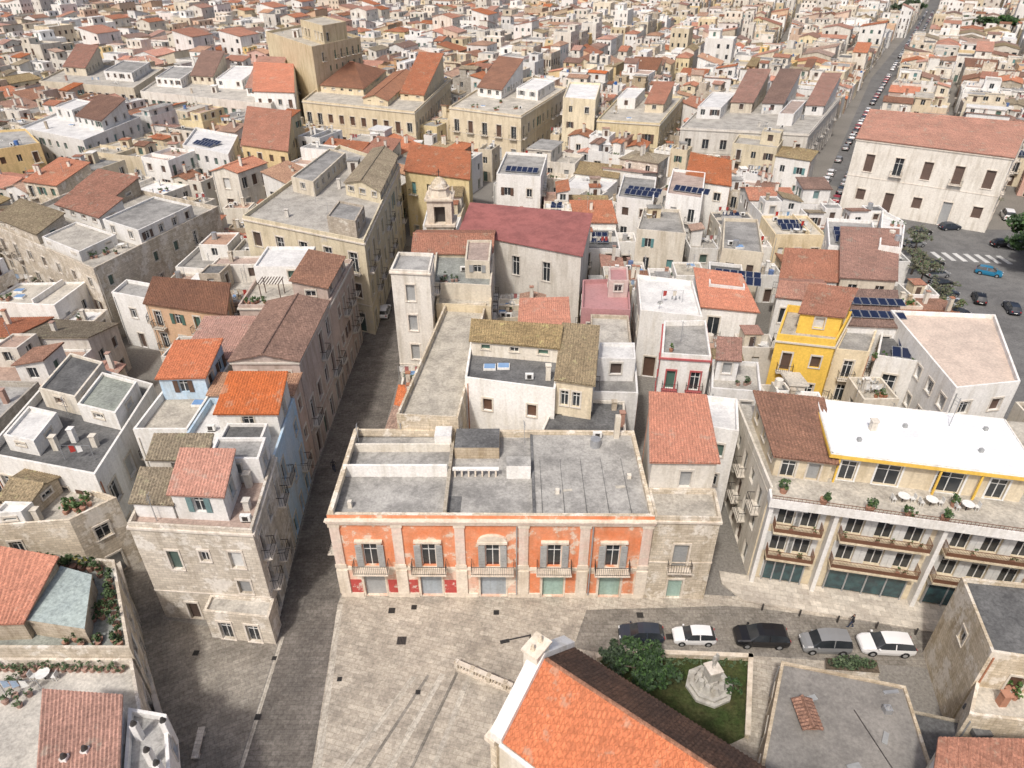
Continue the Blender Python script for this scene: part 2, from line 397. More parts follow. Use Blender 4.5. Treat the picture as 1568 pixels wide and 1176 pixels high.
def leaves(mb,c,r,n,size,mats,rng):
    cl=[(rng.gauss(0,.45),rng.gauss(0,.45),rng.gauss(0,.45)) for _ in range(max(3,n//25))]
    for i in range(n):
        k=rng.choice(cl); p=[k[j]+rng.gauss(0,.22) for j in range(3)]
        l=math.sqrt(sum(x*x for x in p))
        if l>1.05: p=[x/l for x in p]
        x,y,z=c[0]+p[0]*r[0],c[1]+p[1]*r[1],c[2]+p[2]*r[2]
        a=Vector((rng.gauss(0,1),rng.gauss(0,1),rng.gauss(0,1))).normalized(); b=a.orthogonal().normalized()
        s=size*rng.uniform(.6,1.3); X=Vector((x,y,z))
        mb.poly([tuple(X-a*s),tuple(X+b*s*.6),tuple(X+a*s),tuple(X-b*s*.6)],rng.choice(mats))
def solar(mb,x,y,z,nx,ny,ang,tilt=.35):
    c,s=math.cos(ang),math.sin(ang)
    for j in range(ny):
        y0=j*2.0; h0=.2; h1=.2+1.6*tilt
        def W(a,b,zz): return (x+c*a-s*b,y+s*a+c*b,z+zz)
        for i in range(nx):
            a0=i*1.06; a1=a0+1.0
            mb.hexa([W(a0,y0,h0),W(a1,y0,h0),W(a1,y0+1.55,h1),W(a0,y0+1.55,h1),W(a0,y0,h0+.05),W(a1,y0,h0+.05),W(a1,y0+1.55,h1+.05),W(a0,y0+1.55,h1+.05)],'metal')
            g=.05
            mb.poly([W(a0+g,y0+g,h0+.056+g*tilt),W(a1-g,y0+g,h0+.056+g*tilt),W(a1-g,y0+1.55-g,h1+.056-g*tilt),W(a0+g,y0+1.55-g,h1+.056-g*tilt)],'solar')
        for a0 in (.1,nx*1.04-.15): 
            p=W(a0,y0+1.4,0); mb.box(p[0],p[1],z,.06,.06,h1,'metal')
def item(mb,kind,x,y,z,rng,near):
    if kind=='chimney':
        h=rng.uniform(.8,1.6); m=rng.choice(['white','offwhite','stone','offwhite','terracotta']); mb.box(x,y,z,.5,.5,h,m); mb.box(x,y,z+h+.12,.62,.62,.08,m)
        for a in (-.2,.2): mb.box(x+a,y,z+h,.08,.4,.12,m)
    elif kind=='tank':
        mb.cyl(x,y,z+.15,.45,.95,rng.choice(['metal','bluetank','offwhite','metal']),8); mb.box(x,y,z,.9,.9,.148,'deck_grey')
    elif kind=='ac':
        mb.box(x,y,z+.15,.85,.35,.6,'whiteframe'); mb.box(x,y-.18,z+.22,.45,.02,.45,'iron'); mb.box(x,y,z,.7,.3,.149,'iron')
    elif kind=='ant':
        h=rng.uniform(1.8,3.2); mb.box(x,y,z,.05,.05,h,'metal'); 
        for k in range(3): mb.box(x,y,z+h-.2-k*.3,.03,1.0-.2*k,.03,'metal',rng.random()*.4)
    elif kind=='dish':
        mb.box(x,y,z,.05,.05,.9,'metal'); mb.cyl(x,y-.06,z+.8,.12,.1,'sh_grey',8); n=8; cx=(x,y-.08,z+1.0)
        ring=[(x+.4*math.cos(6.283*i/n),y-.22-.15*math.sin(6.283*i/n),z+1.0+.38*math.sin(6.283*i/n)) for i in range(n)]
        for i in range(n): mb.poly([cx,ring[i],ring[(i+1)%n]],'whiteframe')
    elif kind=='pot':
        mb.cyl(x,y,z,.18,.35,'terracotta',8,.25); leaves(mb,(x,y,z+.65),(.35,.35,.4),30 if near else 10,.12,['leaf_a','leaf_b'],rng)
    elif kind=='pots':
        for k in range(4): item(mb,'pot',x+rng.uniform(-.9,.9),y+rng.uniform(-.5,.5),z,rng,near)
    elif kind=='pergola':
        for a in (-1.2,1.2):
            for b in (-.9,.9): mb.box(x+a,y+b,z,.09,.09,2.1,'sh_brown')
        for i in range(8): mb.box(x-1.3+i*.37,y,z+2.1,.07,2.2,.1,'sh_brown')
    elif kind=='laundry':
        for a in (-1.4,1.4): mb.box(x+a,y,z,.05,.05,1.8,'metal')
        mb.box(x,y,z+1.74,2.8,.02,.02,'metal')
        for k in range(4):
            if rng.random()<.8: 
                x0=x-1.25+k*.65; mb.poly([(x0,y+.03,z+1.74),(x0+.5,y+.02,z+1.74),(x0+.48,y+.1,z+1.0),(x0+.03,y-.05,z+.95)],rng.choice(['whiteframe','cloth_red','cloth_sky','whiteframe','frame']))
    elif kind=='skylight': mb.box(x,y,z,1.3,1.0,.25,'white'); mb.box(x,y,z+.25,1.15,.85,.06,'skylight')
    elif kind=='hut':
        w=rng.uniform(1.4,2.2); d_=rng.uniform(1.4,2.4); h=rng.uniform(1.7,2.3); m=rng.choice(['white','offwhite','cream']); mb.box(x,y,z,w,d_,h,m,0,'deck_grey'); mb.box(x,y,z+h,w+.3,d_+.3,.1,rng.choice(['tile','deck_grey','white','tile','tile_faded']))
        mb.box(x,y-d_/2-.02,z+.02,.75,.03,h-.4,'sh_brown')
    elif kind=='vents':
        for k in range(3): mb.box(x+k*.5,y,z,.14,.14,.5,'metal')
    elif kind=='table':
        mb.cyl(x,y,z+.7,.5,.04,'whiteframe',10); mb.box(x,y,z,.08,.08,.7,'iron')
        for a in (-.8,.8):
            mb.box(x+a,y,z+.42,.4,.4,.04,'sh_white'); mb.box(x+a*1.22,y,z+.46,.04,.4,.42,'sh_white')
            for b in (-.16,.16): mb.box(x+a-.12,y+b,z,.04,.04,.42,'sh_white'); mb.box(x+a+.12,y+b,z,.04,.04,.42,'sh_white')
def clutter(mb,q,z,rng,near,n):
    kinds=['chimney']*4+['ac','ac','ant','ant','ant','tank','dish','pots','pots','vents','table','skylight','hut','hut','laundry']
    if near==0: kinds=['chimney','tank','ac','ant','hut','chimney']
    for i in range(n):
        e=rng.random()
        u,v=(rng.uniform(.15,.85),rng.choice([.14,.86])) if e<.5 else ((rng.choice([.14,.86]),rng.uniform(.15,.85)) if e<.8 else (rng.uniform(.25,.75),rng.uniform(.25,.75)))
        p=bil(q,u,v); k=rng.choice(kinds)
        if k=='hut': p=bil(q,.5+(u-.5)*.7,.5+(v-.5)*.7)
        item(mb,k,p[0],p[1],z,rng,near)
DECKS=['deck_grey']*7+['deck_beige']*4+['deck_white']*4+['deck_red']*3+['deck_dark']*2
TILES=['tile']*7+['tile_brown']*5+['tile_old','tile_old','tile_faded','tile_faded','tile_faded','tile_new']
WALLS=['white']*10+['offwhite']*9+['cream']*6+['stone']*3+['palestone']*3+['paleyellow']*2+['yellow','peach']
WALLS2=WALLS*2+['pink','lightblue','greystone','dustypink','yellow']
W_RIGHT=['white']*14+['offwhite']*5+['cream']*2+['palestone','stone','yellow','pink']
W_LEFT=['palestone']*5+['stone']*3+['offwhite']*5+['white']*5+['cream']*4+['greystone']*2+['paleyellow','peach','yellow','dustypink']
def volume(mb,pts,z0,h,wallm,roof='flat',rmat='deck_grey',par=.6,floors=1,rng=R,near=1,ops=None,nowin=(),balc=.25,rk=0,rise=.28,clut=0,cornice=False,trim='frame',over=.25,sp=None,skip=.10):
    n=len(pts); top=h+(par if roof=='flat' else 0)
    for i in range(n):
        a,b=pts[i],pts[(i+1)%n]; l=math.hypot(b[0]-a[0],b[1]-a[1])
        if ops and i in ops: o=ops[i]
        elif i in nowin: o=[]
        else: o=auto_ops(l,z0,h,floors,rng,near,balc,sp,skip)
        wall(mb,a,b,z0,top,o,wallm,near,trim)
        if cornice:
            L,l=frame_of(a,b); zz=h-.1 if roof=='flat' else h-.35
            boxL(mb,L,-.1,l+.1-.002*i,.003,.16+.004*i,zz+.003*i,zz+.2+.003*i,trim)
            if floors>1 and h>8:
                zz=z0+(h-z0)/floors; boxL(mb,L,0,l,.003,.07,zz-.12,zz-.02,trim)
        elif near>0 and z0<1 and rng.random()<.4:
            L,l=frame_of(a,b)
            if l>3: boxL(mb,L,.25,.34,.003,.09,0,h-.2,rng.choice(['metal','frame','terracotta']))
    if roof=='flat':
        ins=inset(pts,.22)
        mb.poly([(p[0],p[1],h) for p in ins],rmat)
        for i in range(n):
            j=(i+1)%n; a,b,c,d=pts[i],pts[j],ins[j],ins[i]
            mb.poly([(a[0],a[1],top),(b[0],b[1],top),(c[0],c[1],top),(d[0],d[1],top)],wallm)
            mb.poly([(d[0],d[1],h),(d[0],d[1],top),(c[0],c[1],top),(c[0],c[1],h)],wallm)
        if clut and n==4: clutter(mb,inset(pts,.5),h,rng,near,clut)
    elif roof=='slab':
        o=inset(pts,-over); mb.prism(o,h,h+.25,wallm,rmat); mb.poly([(p[0],p[1],h) for p in o],wallm)
    else: quad_roof(mb,pts,h,roof,rmat,wallm,rise,rk,near>0,over)
def house(pts,h,rng,near,name,wallm=None,style=None,deck=None,sol=.12):
    mb=MB(); l0=math.hypot(pts[1][0]-pts[0][0],pts[1][1]-pts[0][1]) or 1
    mb.dir=((pts[1][0]-pts[0][0])/l0,(pts[1][1]-pts[0][1])/l0)
    w=wallm or rng.choice(WALLS2); fl=max(1,round(h/3.6))
    st_=style or rng.choices(['flat','shed','gable','hip'],[.67,.15,.13,.05])[0]
    l1=math.hypot(pts[2][0]-pts[1][0],pts[2][1]-pts[1][1])
    k=0 if l0>l1 else 1
    if st_=='flat':
        dk=deck or rng.choice(DECKS); par=rng.choice([.25,.4,.7,1.0])
        volume(mb,pts,0,h,w,'flat',dk,par,fl,rng,near)
        pr=rng.random(); small=min(l0,l1)<4.5
        if pr<.62 and not small:
            q=inset(pts,.35)
            regs=rng.choice([[(0,.5,.0,1)],[(.5,1,0,1)],[(0,1,.5,1)],[(0,.45,.4,1)],[(.55,1,.5,1)],[(0,.4,0,.5),(.55,1,.45,1)],[(0,1,.55,1),(0,.4,0,.5)],[(.3,1,.45,1)],[(0,.35,.6,1),(.6,1,.2,.6)]])
            for (u0,u1,v0,v1) in regs:
                sq=[bil(q,u0,v0),bil(q,u1,v0),bil(q,u1,v1),bil(q,u0,v1)]
                s2=rng.choices(['flat','shed','gable','slab'],[.44,.32,.10,.14])[0]
                hh=rng.uniform(2.3,3.0)
                volume(mb,sq,h,h+hh,w if rng.random()<.7 else rng.choice(['white','offwhite']),s2,rng.choice(DECKS) if s2 in('flat','slab') else rng.choice(TILES),.25,1,rng,near,balc=0,rk=rng.choice([0,0,1,2,3]),rise=.2,clut=0)
                if s2=='flat' and near:
                    p=bil(sq,.3,.6); item(mb,rng.choice(['tank','ant','chimney','ac','ant']),p[0],p[1],h+hh,rng,near)
            if near: clutter(mb,inset(pts,.6),h,rng,near,rng.randrange(2,5))
            elif rng.random()<.5: clutter(mb,inset(pts,.6),h,rng,near,2)
        else:
            if near and not small and rng.random()<sol*2.2:
                p=bil(pts,.22,.3); solar(mb,p[0],p[1],h,max(2,int(l0*.55)),rng.choice([1,2,2]),math.atan2(mb.dir[1],mb.dir[0]))
            clutter(mb,inset(pts,.6),h,rng,near,rng.randrange(3,7) if near else 3)
            if near and not small and rng.random()<.5:
                t=rng.uniform(.3,.7)
                a,b=(bil(inset(pts,.25),t,0),bil(inset(pts,.25),t,1)) if rng.random()<.5 else (bil(inset(pts,.25),0,t),bil(inset(pts,.25),1,t))
                L,l=frame_of(a,b); boxL(mb,L,0,l,-.1,.1,h,h+rng.uniform(.4,1.1),w)
    else:
        rz=rng.uniform(.18,.28)
        volume(mb,pts,0,h,w,st_,rng.choice(TILES),0,fl,rng,near,rk=(k if st_!='shed' else rng.choice([k,k,(k+2)%4])),rise=rz)
        if near:
            for _ in range(rng.choice([1,1,2])):
                p=bil(pts,rng.uniform(.2,.8),rng.uniform(.2,.8)); hh=rng.uniform(2.2,2.8); mb.box(p[0],p[1],h,.5,.5,hh,'offwhite'); mb.box(p[0],p[1],h+hh+.08,.62,.62,.08,'terracotta')
            if rng.random()<.5: p=bil(pts,rng.uniform(.2,.8),.5); item(mb,'ant',p[0],p[1],h+1.0,rng,near)
    return mb,name

EXC=[]
def hand(name,px,h,wallm,roof='flat',rmat='deck_grey',world=False,near=2,**k):
    pts=[p if world else P(p[0],p[1],h) for p in px]; pts=ccw(pts)
    mb=MB(); l=math.hypot(pts[1][0]-pts[0][0],pts[1][1]-pts[0][1]); mb.dir=((pts[1][0]-pts[0][0])/l,(pts[1][1]-pts[0][1])/l)
    fl=k.pop('floors',max(1,round(h/3.9)))
    subs=k.pop('subs',[]); items=k.pop('items',[]); z0=k.get('z0',0); k.pop('z0',None)
    volume(mb,pts,z0,h,wallm,roof,rmat,k.pop('par',.5),fl,R,near,**k)
    if z0<1: EXC.append(pts)
    for s in subs:
        q=inset(pts,.3); u0,u1,v0,v1,hh,w,rf,rm=s[:8]; rk=s[8] if len(s)>8 else 0
        sq=[bil(q,u0,v0),bil(q,u1,v0),bil(q,u1,v1),bil(q,u0,v1)]
        volume(mb,sq,h,h+hh,w,rf,rm,.3,max(1,int(hh/3)),R,near,balc=0,rk=rk,rise=.22)
    for it in items:
        p=bil(pts,it[1],it[2])
        if it[0]=='solar': solar(mb,p[0],p[1],h+(it[5] if len(it)>5 else 0),it[3],it[4],math.atan2(mb.dir[1],mb.dir[0]),it[6] if len(it)>6 else .35)
        else: item(mb,it[0],p[0],p[1],h,R,1)
    return mb.finish(name)

# ================================================================= MAIN PALAZZO
mb=MB()
pts=[(-15.6,42.8),(12.0,42.6),(12.0,54.6),(-15.6,54.9)]; EXC.append(pts)
wx=[-12.4,-7.3,-1.7,3.7,8.8]; x0=-15.6
lo=[(x-x0-.95,x-x0+.95,.06,2.75,m,'door') for x,m in zip(wx,['sh_grey','door_blue','door_blue','door_green','door_green'])]
lo[2]=(wx[2]-x0-1.15,wx[2]-x0+1.15,.06,3.05,'door_blue','door')
up=[(x-x0-.62,x-x0+.62,4.0,6.75,'glass','w') for x in wx]
a,b=pts[0],pts[1]
wall(mb,a,b,0,3.7,lo,'salmon_low',2,'trimstone'); wall(mb,a,b,3.7,10.1,up,'salmon',2,'trimstone')
for i in (1,2,3): wall(mb,pts[i],pts[(i+1)%4],0,10.1,auto_ops(12 if i!=2 else 27,0,9.6,2,R,1) if i==3 else [],'palestone',1)
L,l=frame_of(a,b)
boxL(mb,L,-.12,l+.1,.003,.32,9.35,9.6,'pinktrim'); boxL(mb,L,-.05,l,.003,.2,9.1,9.35,'trimstone'); boxL(mb,L,-.2,l+.12,.003,.42,9.6,9.72,'trimstone')
boxL(mb,L,-.02,l,.003,.09,3.52,3.9,'trimstone')
ds=[(x-x0-(1.35 if i==2 else 1.15),x-x0+(1.35 if i==2 else 1.15)) for i,x in enumerate(wx)]
s=0
for d0,d1 in ds+[(l,l)]:
    boxL(mb,L,s,d0,.003,.12,0,.5,'trimstone'); s=d1
pil=[.45,5.75,11.1,16.6,21.85,27.15]
for s in pil:
    boxL(mb,L,s-.42,s+.42,.004,.13,3.9,9.1,'pinktrim'); boxL(mb,L,s-.5,s+.5,.004,.19,8.8,9.098,'trimstone'); boxL(mb,L,s-.5,s+.5,.004,.17,.503,3.52,'trimstone')
    boxL(mb,L,s-.5,s+.5,.13,.19,3.9,4.3,'trimstone')
for x in wx:
    s=x-x0
    boxL(mb,L,s-1.05,s-.66,.004,.12,3.9,7.0,'trimstone'); boxL(mb,L,s+.66,s+1.05,.004,.12,3.9,7.0,'trimstone')
    if x==-1.7:
        ring=[(s+1.25*math.cos(t),7.25+.75*math.sin(t)) for t in [math.pi*i/10 for i in range(11)]]
        mb.poly([L(p[0],.3,p[1]) for p in ring],'trimstone')
        for i in range(10): mb.poly([L(ring[i][0],.3,ring[i][1]),L(ring[i+1][0],.3,ring[i+1][1]),L(ring[i+1][0],.002,ring[i+1][1]),L(ring[i][0],.002,ring[i][1])],'trimstone')
        boxL(mb,L,s-1.3,s+1.3,.004,.34,7.0,7.25,'trimstone')
    else: boxL(mb,L,s-1.2,s+1.2,.004,.32,7.05,7.25,'trimstone')
    for q in (s-1.24,s+.67):
        boxL(mb,L,q,q+.56,.125,.17,4.02,6.7,'sh_grey')
        for zz in range(12): boxL(mb,L,q+.06,q+.5,.172,.18,4.15+zz*.2,4.25+zz*.2,'deck_grey')
    wd=1.55 if x!=-1.7 else 1.9
    boxL(mb,L,s-wd,s+wd,.1,1.05,3.78,3.93,'trimstone'); railing(mb,L,s-wd+.05,s+wd-.05,1.0,3.93,step=.16)
    for q in (s-1.2,s-.4,s+.4,s+1.1): boxL(mb,L,q,q+.14,.1,.8,3.45,3.777,'trimstone')
for s0,s1 in ((1.0,2.0),(4.4,5.2),(6.3,7.1),(9.5,10.55)): boxL(mb,L,s0,s1,.005,.03,.52,2.2,'redpaint')
for s0,s1 in ((17.2,18.1),(20.4,21.3),(22.4,23.2),(25.6,26.5)): boxL(mb,L,s0,s1,.005,.03,.6,3.1,'salmon')
for s in (16.0,22.5): boxL(mb,L,s-.05,s+.05,.135,.24,.5,9.0,'metal')
ins=inset(pts,.35)
for i in range(4):
    j=(i+1)%4; A,B,C,D=pts[i],pts[j],ins[j],ins[i]
    mb.poly([(A[0],A[1],10.1),(B[0],B[1],10.1),(C[0],C[1],10.1),(D[0],D[1],10.1)],'palestone'); mb.poly([(D[0],D[1],9.4),(D[0],D[1],10.1),(C[0],C[1],10.1),(C[0],C[1],9.4)],'palestone')
yb=54.4
mb.poly([(-15.3,43.1,9.4),(-5.6,43.1,9.4),(-5.6,yb,9.4),(-15.3,yb,9.4)],'deck_grey')
mb.poly([(-5.6,43.1,9.4),(1.9,43.1,9.4),(1.9,yb,9.4),(-5.6,yb,9.4)],'deck_grey')
mb.hexa([(2,43.1,9.0),(11.7,43,9.0),(11.7,yb+.1,9.0),(2,yb+.1,9.0),(2,43.1,9.62),(11.7,43,9.62),(11.7,yb+.1,9.75),(2,yb+.1,9.75)],'deck_grey')
mb.box(-5.7,48.9,9.4,.3,11.2,.75,'greystone'); mb.box(1.9,48.9,9.4,.25,11.2,.4,'deck_dark')
mb.box(-10.6,48.6,9.4,9.4,.25,1.3,'white'); mb.box(-10.6,52.2,9.4,9.4,.2,.9,'offwhite')
mb.box(-15.15,48.6,10.1,.3,11.6,.5,'palestone')
mb.box(-6.6,53.3,9.4,1.6,1.6,1.6,'white',0,'deck_white')
mb.box(-3.3,52.6,9.4,4.2,3.0,1.3,'stone',0,'deck_dark'); mb.box(.6,48.9,9.4,2.2,1.4,1.5,'white',0,'deck_grey')
for i in range(7): mb.box(-5.2+i*.62,48.6,9.4,.16,.3,.75,'trimstone')
mb.box(-3.3,48.6,10.15,4.2,.36,.18,'white')
mb.box(-5.0,44.6,9.4,1.1,2.4,.06,'deck_dark')
for x,y in ((-14,44.5),(4,46),(10.6,48)): mb.box(x,y,9.4,.35,.35,.7,'offwhite')
item(mb,'ac',8.3,53.8,9.75,R,1); item(mb,'ant',-14.8,53,9.4,R,1); item(mb,'ant',1.2,53.5,9.4,R,1)
mb.cyl(8.0,52.6,9.7,.5,.9,'metal',14)
for k in range(9): mb.box(3+k*.95,44.2+R.uniform(0,7.5),9.66,R.uniform(.3,.9),R.uniform(.2,.6),R.uniform(.015,.03),R.choice(['deck_dark','deck_beige','deck_grey']),R.random())
for k in range(5): mb.box(2.6+k*1.9,48.8,9.62+.01,.05,11,.075+k*.0007,'deck_dark')
mb.box(10.2,54.0,9.7,.5,.5,2.6,'offwhite'); mb.box(7,43.25,9.62,9,.25,.1,'deck_dark')
mb.finish('orange_palazzo')
hand('stone_corner_house',[(12.03,42.55),(17.5,42.4),(17.9,46.1),(12.03,46.2)],9.6,'palestone','flat','deck_beige',world=True,par=.5,cornice=True,trim='trimstone',nowin=(2,3),
     ops={0:[(2.0,3.3,4.1,6.9,'sh_grey','balc'),(2.0,3.3,.06,2.5,'door_green','door')]})
hand('tile_roof_tower_house',[(12.05,46.25),(17.6,46.15),(18.4,54.8),(13.4,55.3)],13.0,'offwhite','shed','tile_new',world=True,rise=.1,nowin=(1,2,3),
     ops={0:[(2.6,3.6,10.2,12.0,'sh_grey','w')]})
# ================================================================= buildings behind
hand('long_terrace_wing',[(608,645),(702,650),(745,472),(682,474)],11,'palestone','flat','deck_beige',par=.8,balc=.1)
hand('corner_stone_tower',[(598,417),(658,420),(664,392),(610,390)],17,'offwhite','flat','deck_grey',par=.4,cornice=True,floors=4,trim='trimstone',ops={0:[(1.7,2.8,z,z+2.2,'sh_grey','w') for z in (1.0,5,9.2,13.3)]})
hand('terraced_stone_house',[(662,440),(752,445),(757,392),(668,392)],13,'cream','flat','deck_green',par=.7,subs=[(.55,1,.3,1,2.2,'cream','flat','deck_red')],items=[('pot',.2,.3),('pot',.4,.2),('ac',.5,.5),('pots',.25,.15)])
hand('brown_tile_house',[(632,388),(753,390),(757,354),(640,354)],13.5,'cream','gable','tile',rise=.2)
hand('cream_lower_house',[(668,470),(752,475),(754,450),(672,448)],11.5,'cream','flat','deck_beige')
mb=MB(); bx,by=-11.0,104.0
mb.box(bx,by,0,4.2,4.2,13.5,'palestone'); mb.box(bx,by,13.5,4.7,4.7,.35,'trimstone')
for sx in (-1,1):
    for sy in (-1,1): mb.box(bx+sx*1.35,by+sy*1.35,13.85,1.0,1.0,3.6,'trimstone')
mb.box(bx,by,13.85,1.6,1.6,2.6,'iron')
for sx in (-1,1): mb.box(bx+sx*1.35,by,16.5,.9,1.7,.95,'trimstone'); mb.box(bx,by+sx*1.35,16.5,1.7,.9,.95,'trimstone')
mb.box(bx,by,17.45,4.3,4.3,.3,'trimstone'); mb.cyl(bx,by,17.75,1.7,1.2,'trimstone',8,1.4); mb.cyl(bx,by,18.95,1.6,.15,'trimstone',8)
mb.cyl(bx,by,19.1,1.3,.6,'palestone',12,1.15); mb.cyl(bx,by,19.7,1.15,.6,'palestone',12,.6); mb.cyl(bx,by,20.3,.6,.25,'palestone',12,.15); mb.box(bx,by,20.5,.12,.12,1.2,'iron'); mb.box(bx,by,21.2,.6,.1,.1,'iron')
for sx in (-1,1):
    for sy in (-1,1): mb.cyl(bx+sx*1.8,by+sy*1.8,17.75,.22,.9,'trimstone',6,.05)
mb.finish('church_bell_tower'); EXC.append([(bx-3,by-3),(bx+3,by-3),(bx+3,by+3),(bx-3,by+3)])
hand('red_roof_church',[(704,356),(890,392),(905,335),(722,318)],13,'offwhite','shed','redroof',rise=.05,nowin=(1,2,3),near=2,rk=0,
     ops={0:[(4,5.2,8,11,'glass','w'),(9,10.2,8,11,'glass','w'),(14,15.2,8,11,'glass','w')]})
hand('white_convent_house',[(712,584),(850,602),(862,530),(722,520)],12.5,'white','flat','deck_dark',par=.5,floors=3,subs=[(0,1,.62,1,1.8,'offwhite','shed','tile_old')],items=[('skylight',.25,.35),('skylight',.4,.4),('ac',.7,.2),('chimney',.9,.25)])
hand('arched_loggia_house',[(852,582),(908,590),(914,516),(863,512)],13.5,'cream','shed','tile_old',rise=.12,
     ops={0:[(.5,1.3,10.6,12.4,'glass','w'),(1.7,2.5,10.6,12.4,'glass','w')]})
hand('white_terrace_house',[(905,612),(976,614),(972,556),(912,556)],9.5,'white','flat','deck_grey',par=1.0,subs=[(.0,1,.5,1,2.6,'white','flat','deck_white')])
hand('dark_roof_house',[(828,664),(958,668),(956,618),(852,612)],9.3,'offwhite','flat','deck_dark',par=.3,items=[('chimney',.95,.3),('chimney',.85,.8),('ant',.5,.5)])
hand('orange_roof_house',[(795,503),(872,508),(868,468),(798,470)],8.5,'cream','shed','tile_new',rise=.15)
hand('rose_house',[(890,478),(965,481),(962,432),(892,434)],9.5,'rosered','flat','rosered',par=.6,subs=[(.55,1,.5,1,2.2,'pink','flat','rosered')])
hand('stone_arch_house',[(905,540),(968,545),(962,488),(904,486)],9,'stone','flat','deck_beige')
hand('red_trim_house',[(1012,548),(1088,553),(1080,497),(1016,498)],12,'white','flat','deck_grey',par=.6,floors=3,cornice=True,trim='rosered',items=[('ant',.4,.5),('pot',.2,.2)])
hand('white_stepped_house',[(1088,600),(1165,606),(1160,560),(1090,556)],10,'white','flat','deck_beige',subs=[(.0,.5,.4,1,2.6,'white','shed','tile')],items=[('pots',.7,.3)])
hand('white_alley_house',[(1078,660),(1130,668),(1128,618),(1076,612)],11,'white','flat','deck_white',par=.6,floors=3)
hand('yellow_house',[(1188,522),(1278,532),(1302,487),(1204,476)],11.5,'brightyellow','flat','deck_beige',par=.9,floors=3,cornice=True,trim='frame',balc=.6,subs=[(.25,1,.3,1,2.6,'brightyellow','shed','tile')])
hand('cream_balcony_house',[(1278,540),(1330,545),(1345,500),(1302,492)],10,'cream','flat','deck_grey',floors=3,balc=.6)
hand('solar_roof_house',[(1270,497),(1378,502),(1368,458),(1270,454)],11,'white','shed','tile_brown',rise=.12,items=[('solar',.08,.15,8,1,.35,.15),('solar',.08,.5,8,1,.75,.15)])
hand('modern_white_house',[(1340,552),(1460,570),(1475,530),(1350,505)],9.5,'white','flat','deck_dark',par=.7,items=[('solar',.2,.15,6,1),('solar',.25,.5,6,1),('pots',.05,.05),('pot',.5,.06),('pot',.9,.06)])
hand('modern_white_annex',[(1462,600),(1560,590),(1522,487),(1362,480)],11.5,'white','flat','deck_pale',par=.5,nowin=(1,))
for nm,q,h,w,rf,rm,so in (
 ('terracotta_roof_house',[(1195,428),(1282,432),(1280,402),(1200,398)],9,'white','shed','tile',0),
 ('terracotta_roof_house',[(1288,425),(1372,430),(1366,380),(1282,376)],10,'cream','shed','tile',0),
 ('solar_terrace_house',[(1268,380),(1345,388),(1335,342),(1265,338)],10.5,'white','flat','deck_grey',3),
 ('white_house',[(1345,380),(1380,385),(1385,345),(1350,325)],12,'white','flat','deck_white',0),
 ('terracotta_roof_house',[(1190,455),(1262,462),(1258,430),(1196,428)],9.5,'white','gable','tile',0),
 ('terracotta_roof_house',[(1075,470),(1160,478),(1130,440),(1062,430)],9,'white','shed','tile_new',0),
 ('white_house',[(980,480),(1075,490),(1060,435),(975,425)],9.5,'white','flat','deck_white',0),
 ('white_house',[(1050,275),(1118,285),(1112,250),(1062,235)],12,'white','gable','tile',0),
 ('cream_tall_house',[(760,270),(828,275),(838,240),(775,236)],13,'white','flat','deck_grey',1),
 ('white_tall_house',[(1020,300),(1075,308),(1080,268),(1030,262)],12.5,'white','flat','deck_red',1),
 ('solar_terrace_house',[(945,305),(1000,312),(1005,275),(955,270)],11,'white','flat','deck_grey',2),
 ('cream_apartment_house',[(1105,385),(1168,392),(1160,340),(1108,338)],12,'cream','flat','deck_grey',0),
 ('solar_terrace_house',[(1085,440),(1140,446),(1135,410),(1085,405)],10,'white','flat','deck_dark',2),
 ('blue_balcony_house',[(975,355),(1050,362),(1040,325),(985,322)],10,'offwhite','flat','deck_grey',0),
 ('yellow_gable_house',[(370,222),(440,232),(450,200),(385,192)],11,'yellow','shed','tile',0),
 ('cream_gable_house',[(620,262),(718,275),(722,236),(640,222)],13,'paleyellow','gable','tile',0),
 ('solar_terrace_house',[(280,225),(350,240),(365,210),(300,198)],10,'white','flat','deck_white',2),
 ('orange_roof_house',[(388,140),(450,142),(455,112),(400,108)],13,'white','gable','tile_new',0)):
    hand(nm,q,h,w,rf,rm,near=1,rise=.22,clut=(3 if rf=='flat' and not so else 0),items=([('solar',.15,.2,6,so)] if so else []))
# ================================================================= yellow palace and left quarter
hand('yellow_corner_palace',[(372,336),(558,374),(612,256),(520,226)],14.5,'paleyellow','flat','deck_beige',par=.6,floors=3,cornice=True,trim='trimstone',balc=.5,sp=4.0,skip=0,
     subs=[(.62,1,.45,1,2.0,'paleyellow','gable','tile_old',1),(.1,.35,.35,.8,2.2,'cream','flat','deck_grey'),(.72,.95,.02,.2,2.4,'stone','flat','deck_grey')],items=[('ant',.4,.3),('chimney',.5,.5),('chimney',.3,.1),('hut',.5,.75),('ant',.6,.2)])
hand('stone_courtyard_house',[(-12,350),(145,418),(335,322),(150,282)],11,'palestone','flat','deck_beige',par=.7,balc=.15,sp=4,floors=3,skip=.05,
     subs=[(.02,.45,.03,.26,1.6,'palestone','shed','tile_old'),(.5,.85,.03,.3,1.3,'white','flat','deck_beige'),(.2,.6,.4,.62,1.9,'white','shed','tile'),(.7,1,.35,.8,2.4,'white','flat','deck_grey'),(.05,.4,.74,1,1.6,'stone','shed','tile')],items=[('pots',.85,.1),('pots',.8,.15),('pots',.9,.2),('ant',.5,.5),('table',.9,.28)])
hand('peach_house',[(222,465),(345,482),(352,442),(238,432)],10,'peach','shed','tile_brown',rise=.08,floors=3,balc=.7)
hand('white_low_house',[(172,452),(224,462),(240,440),(195,432)],8,'white','flat','deck_grey')
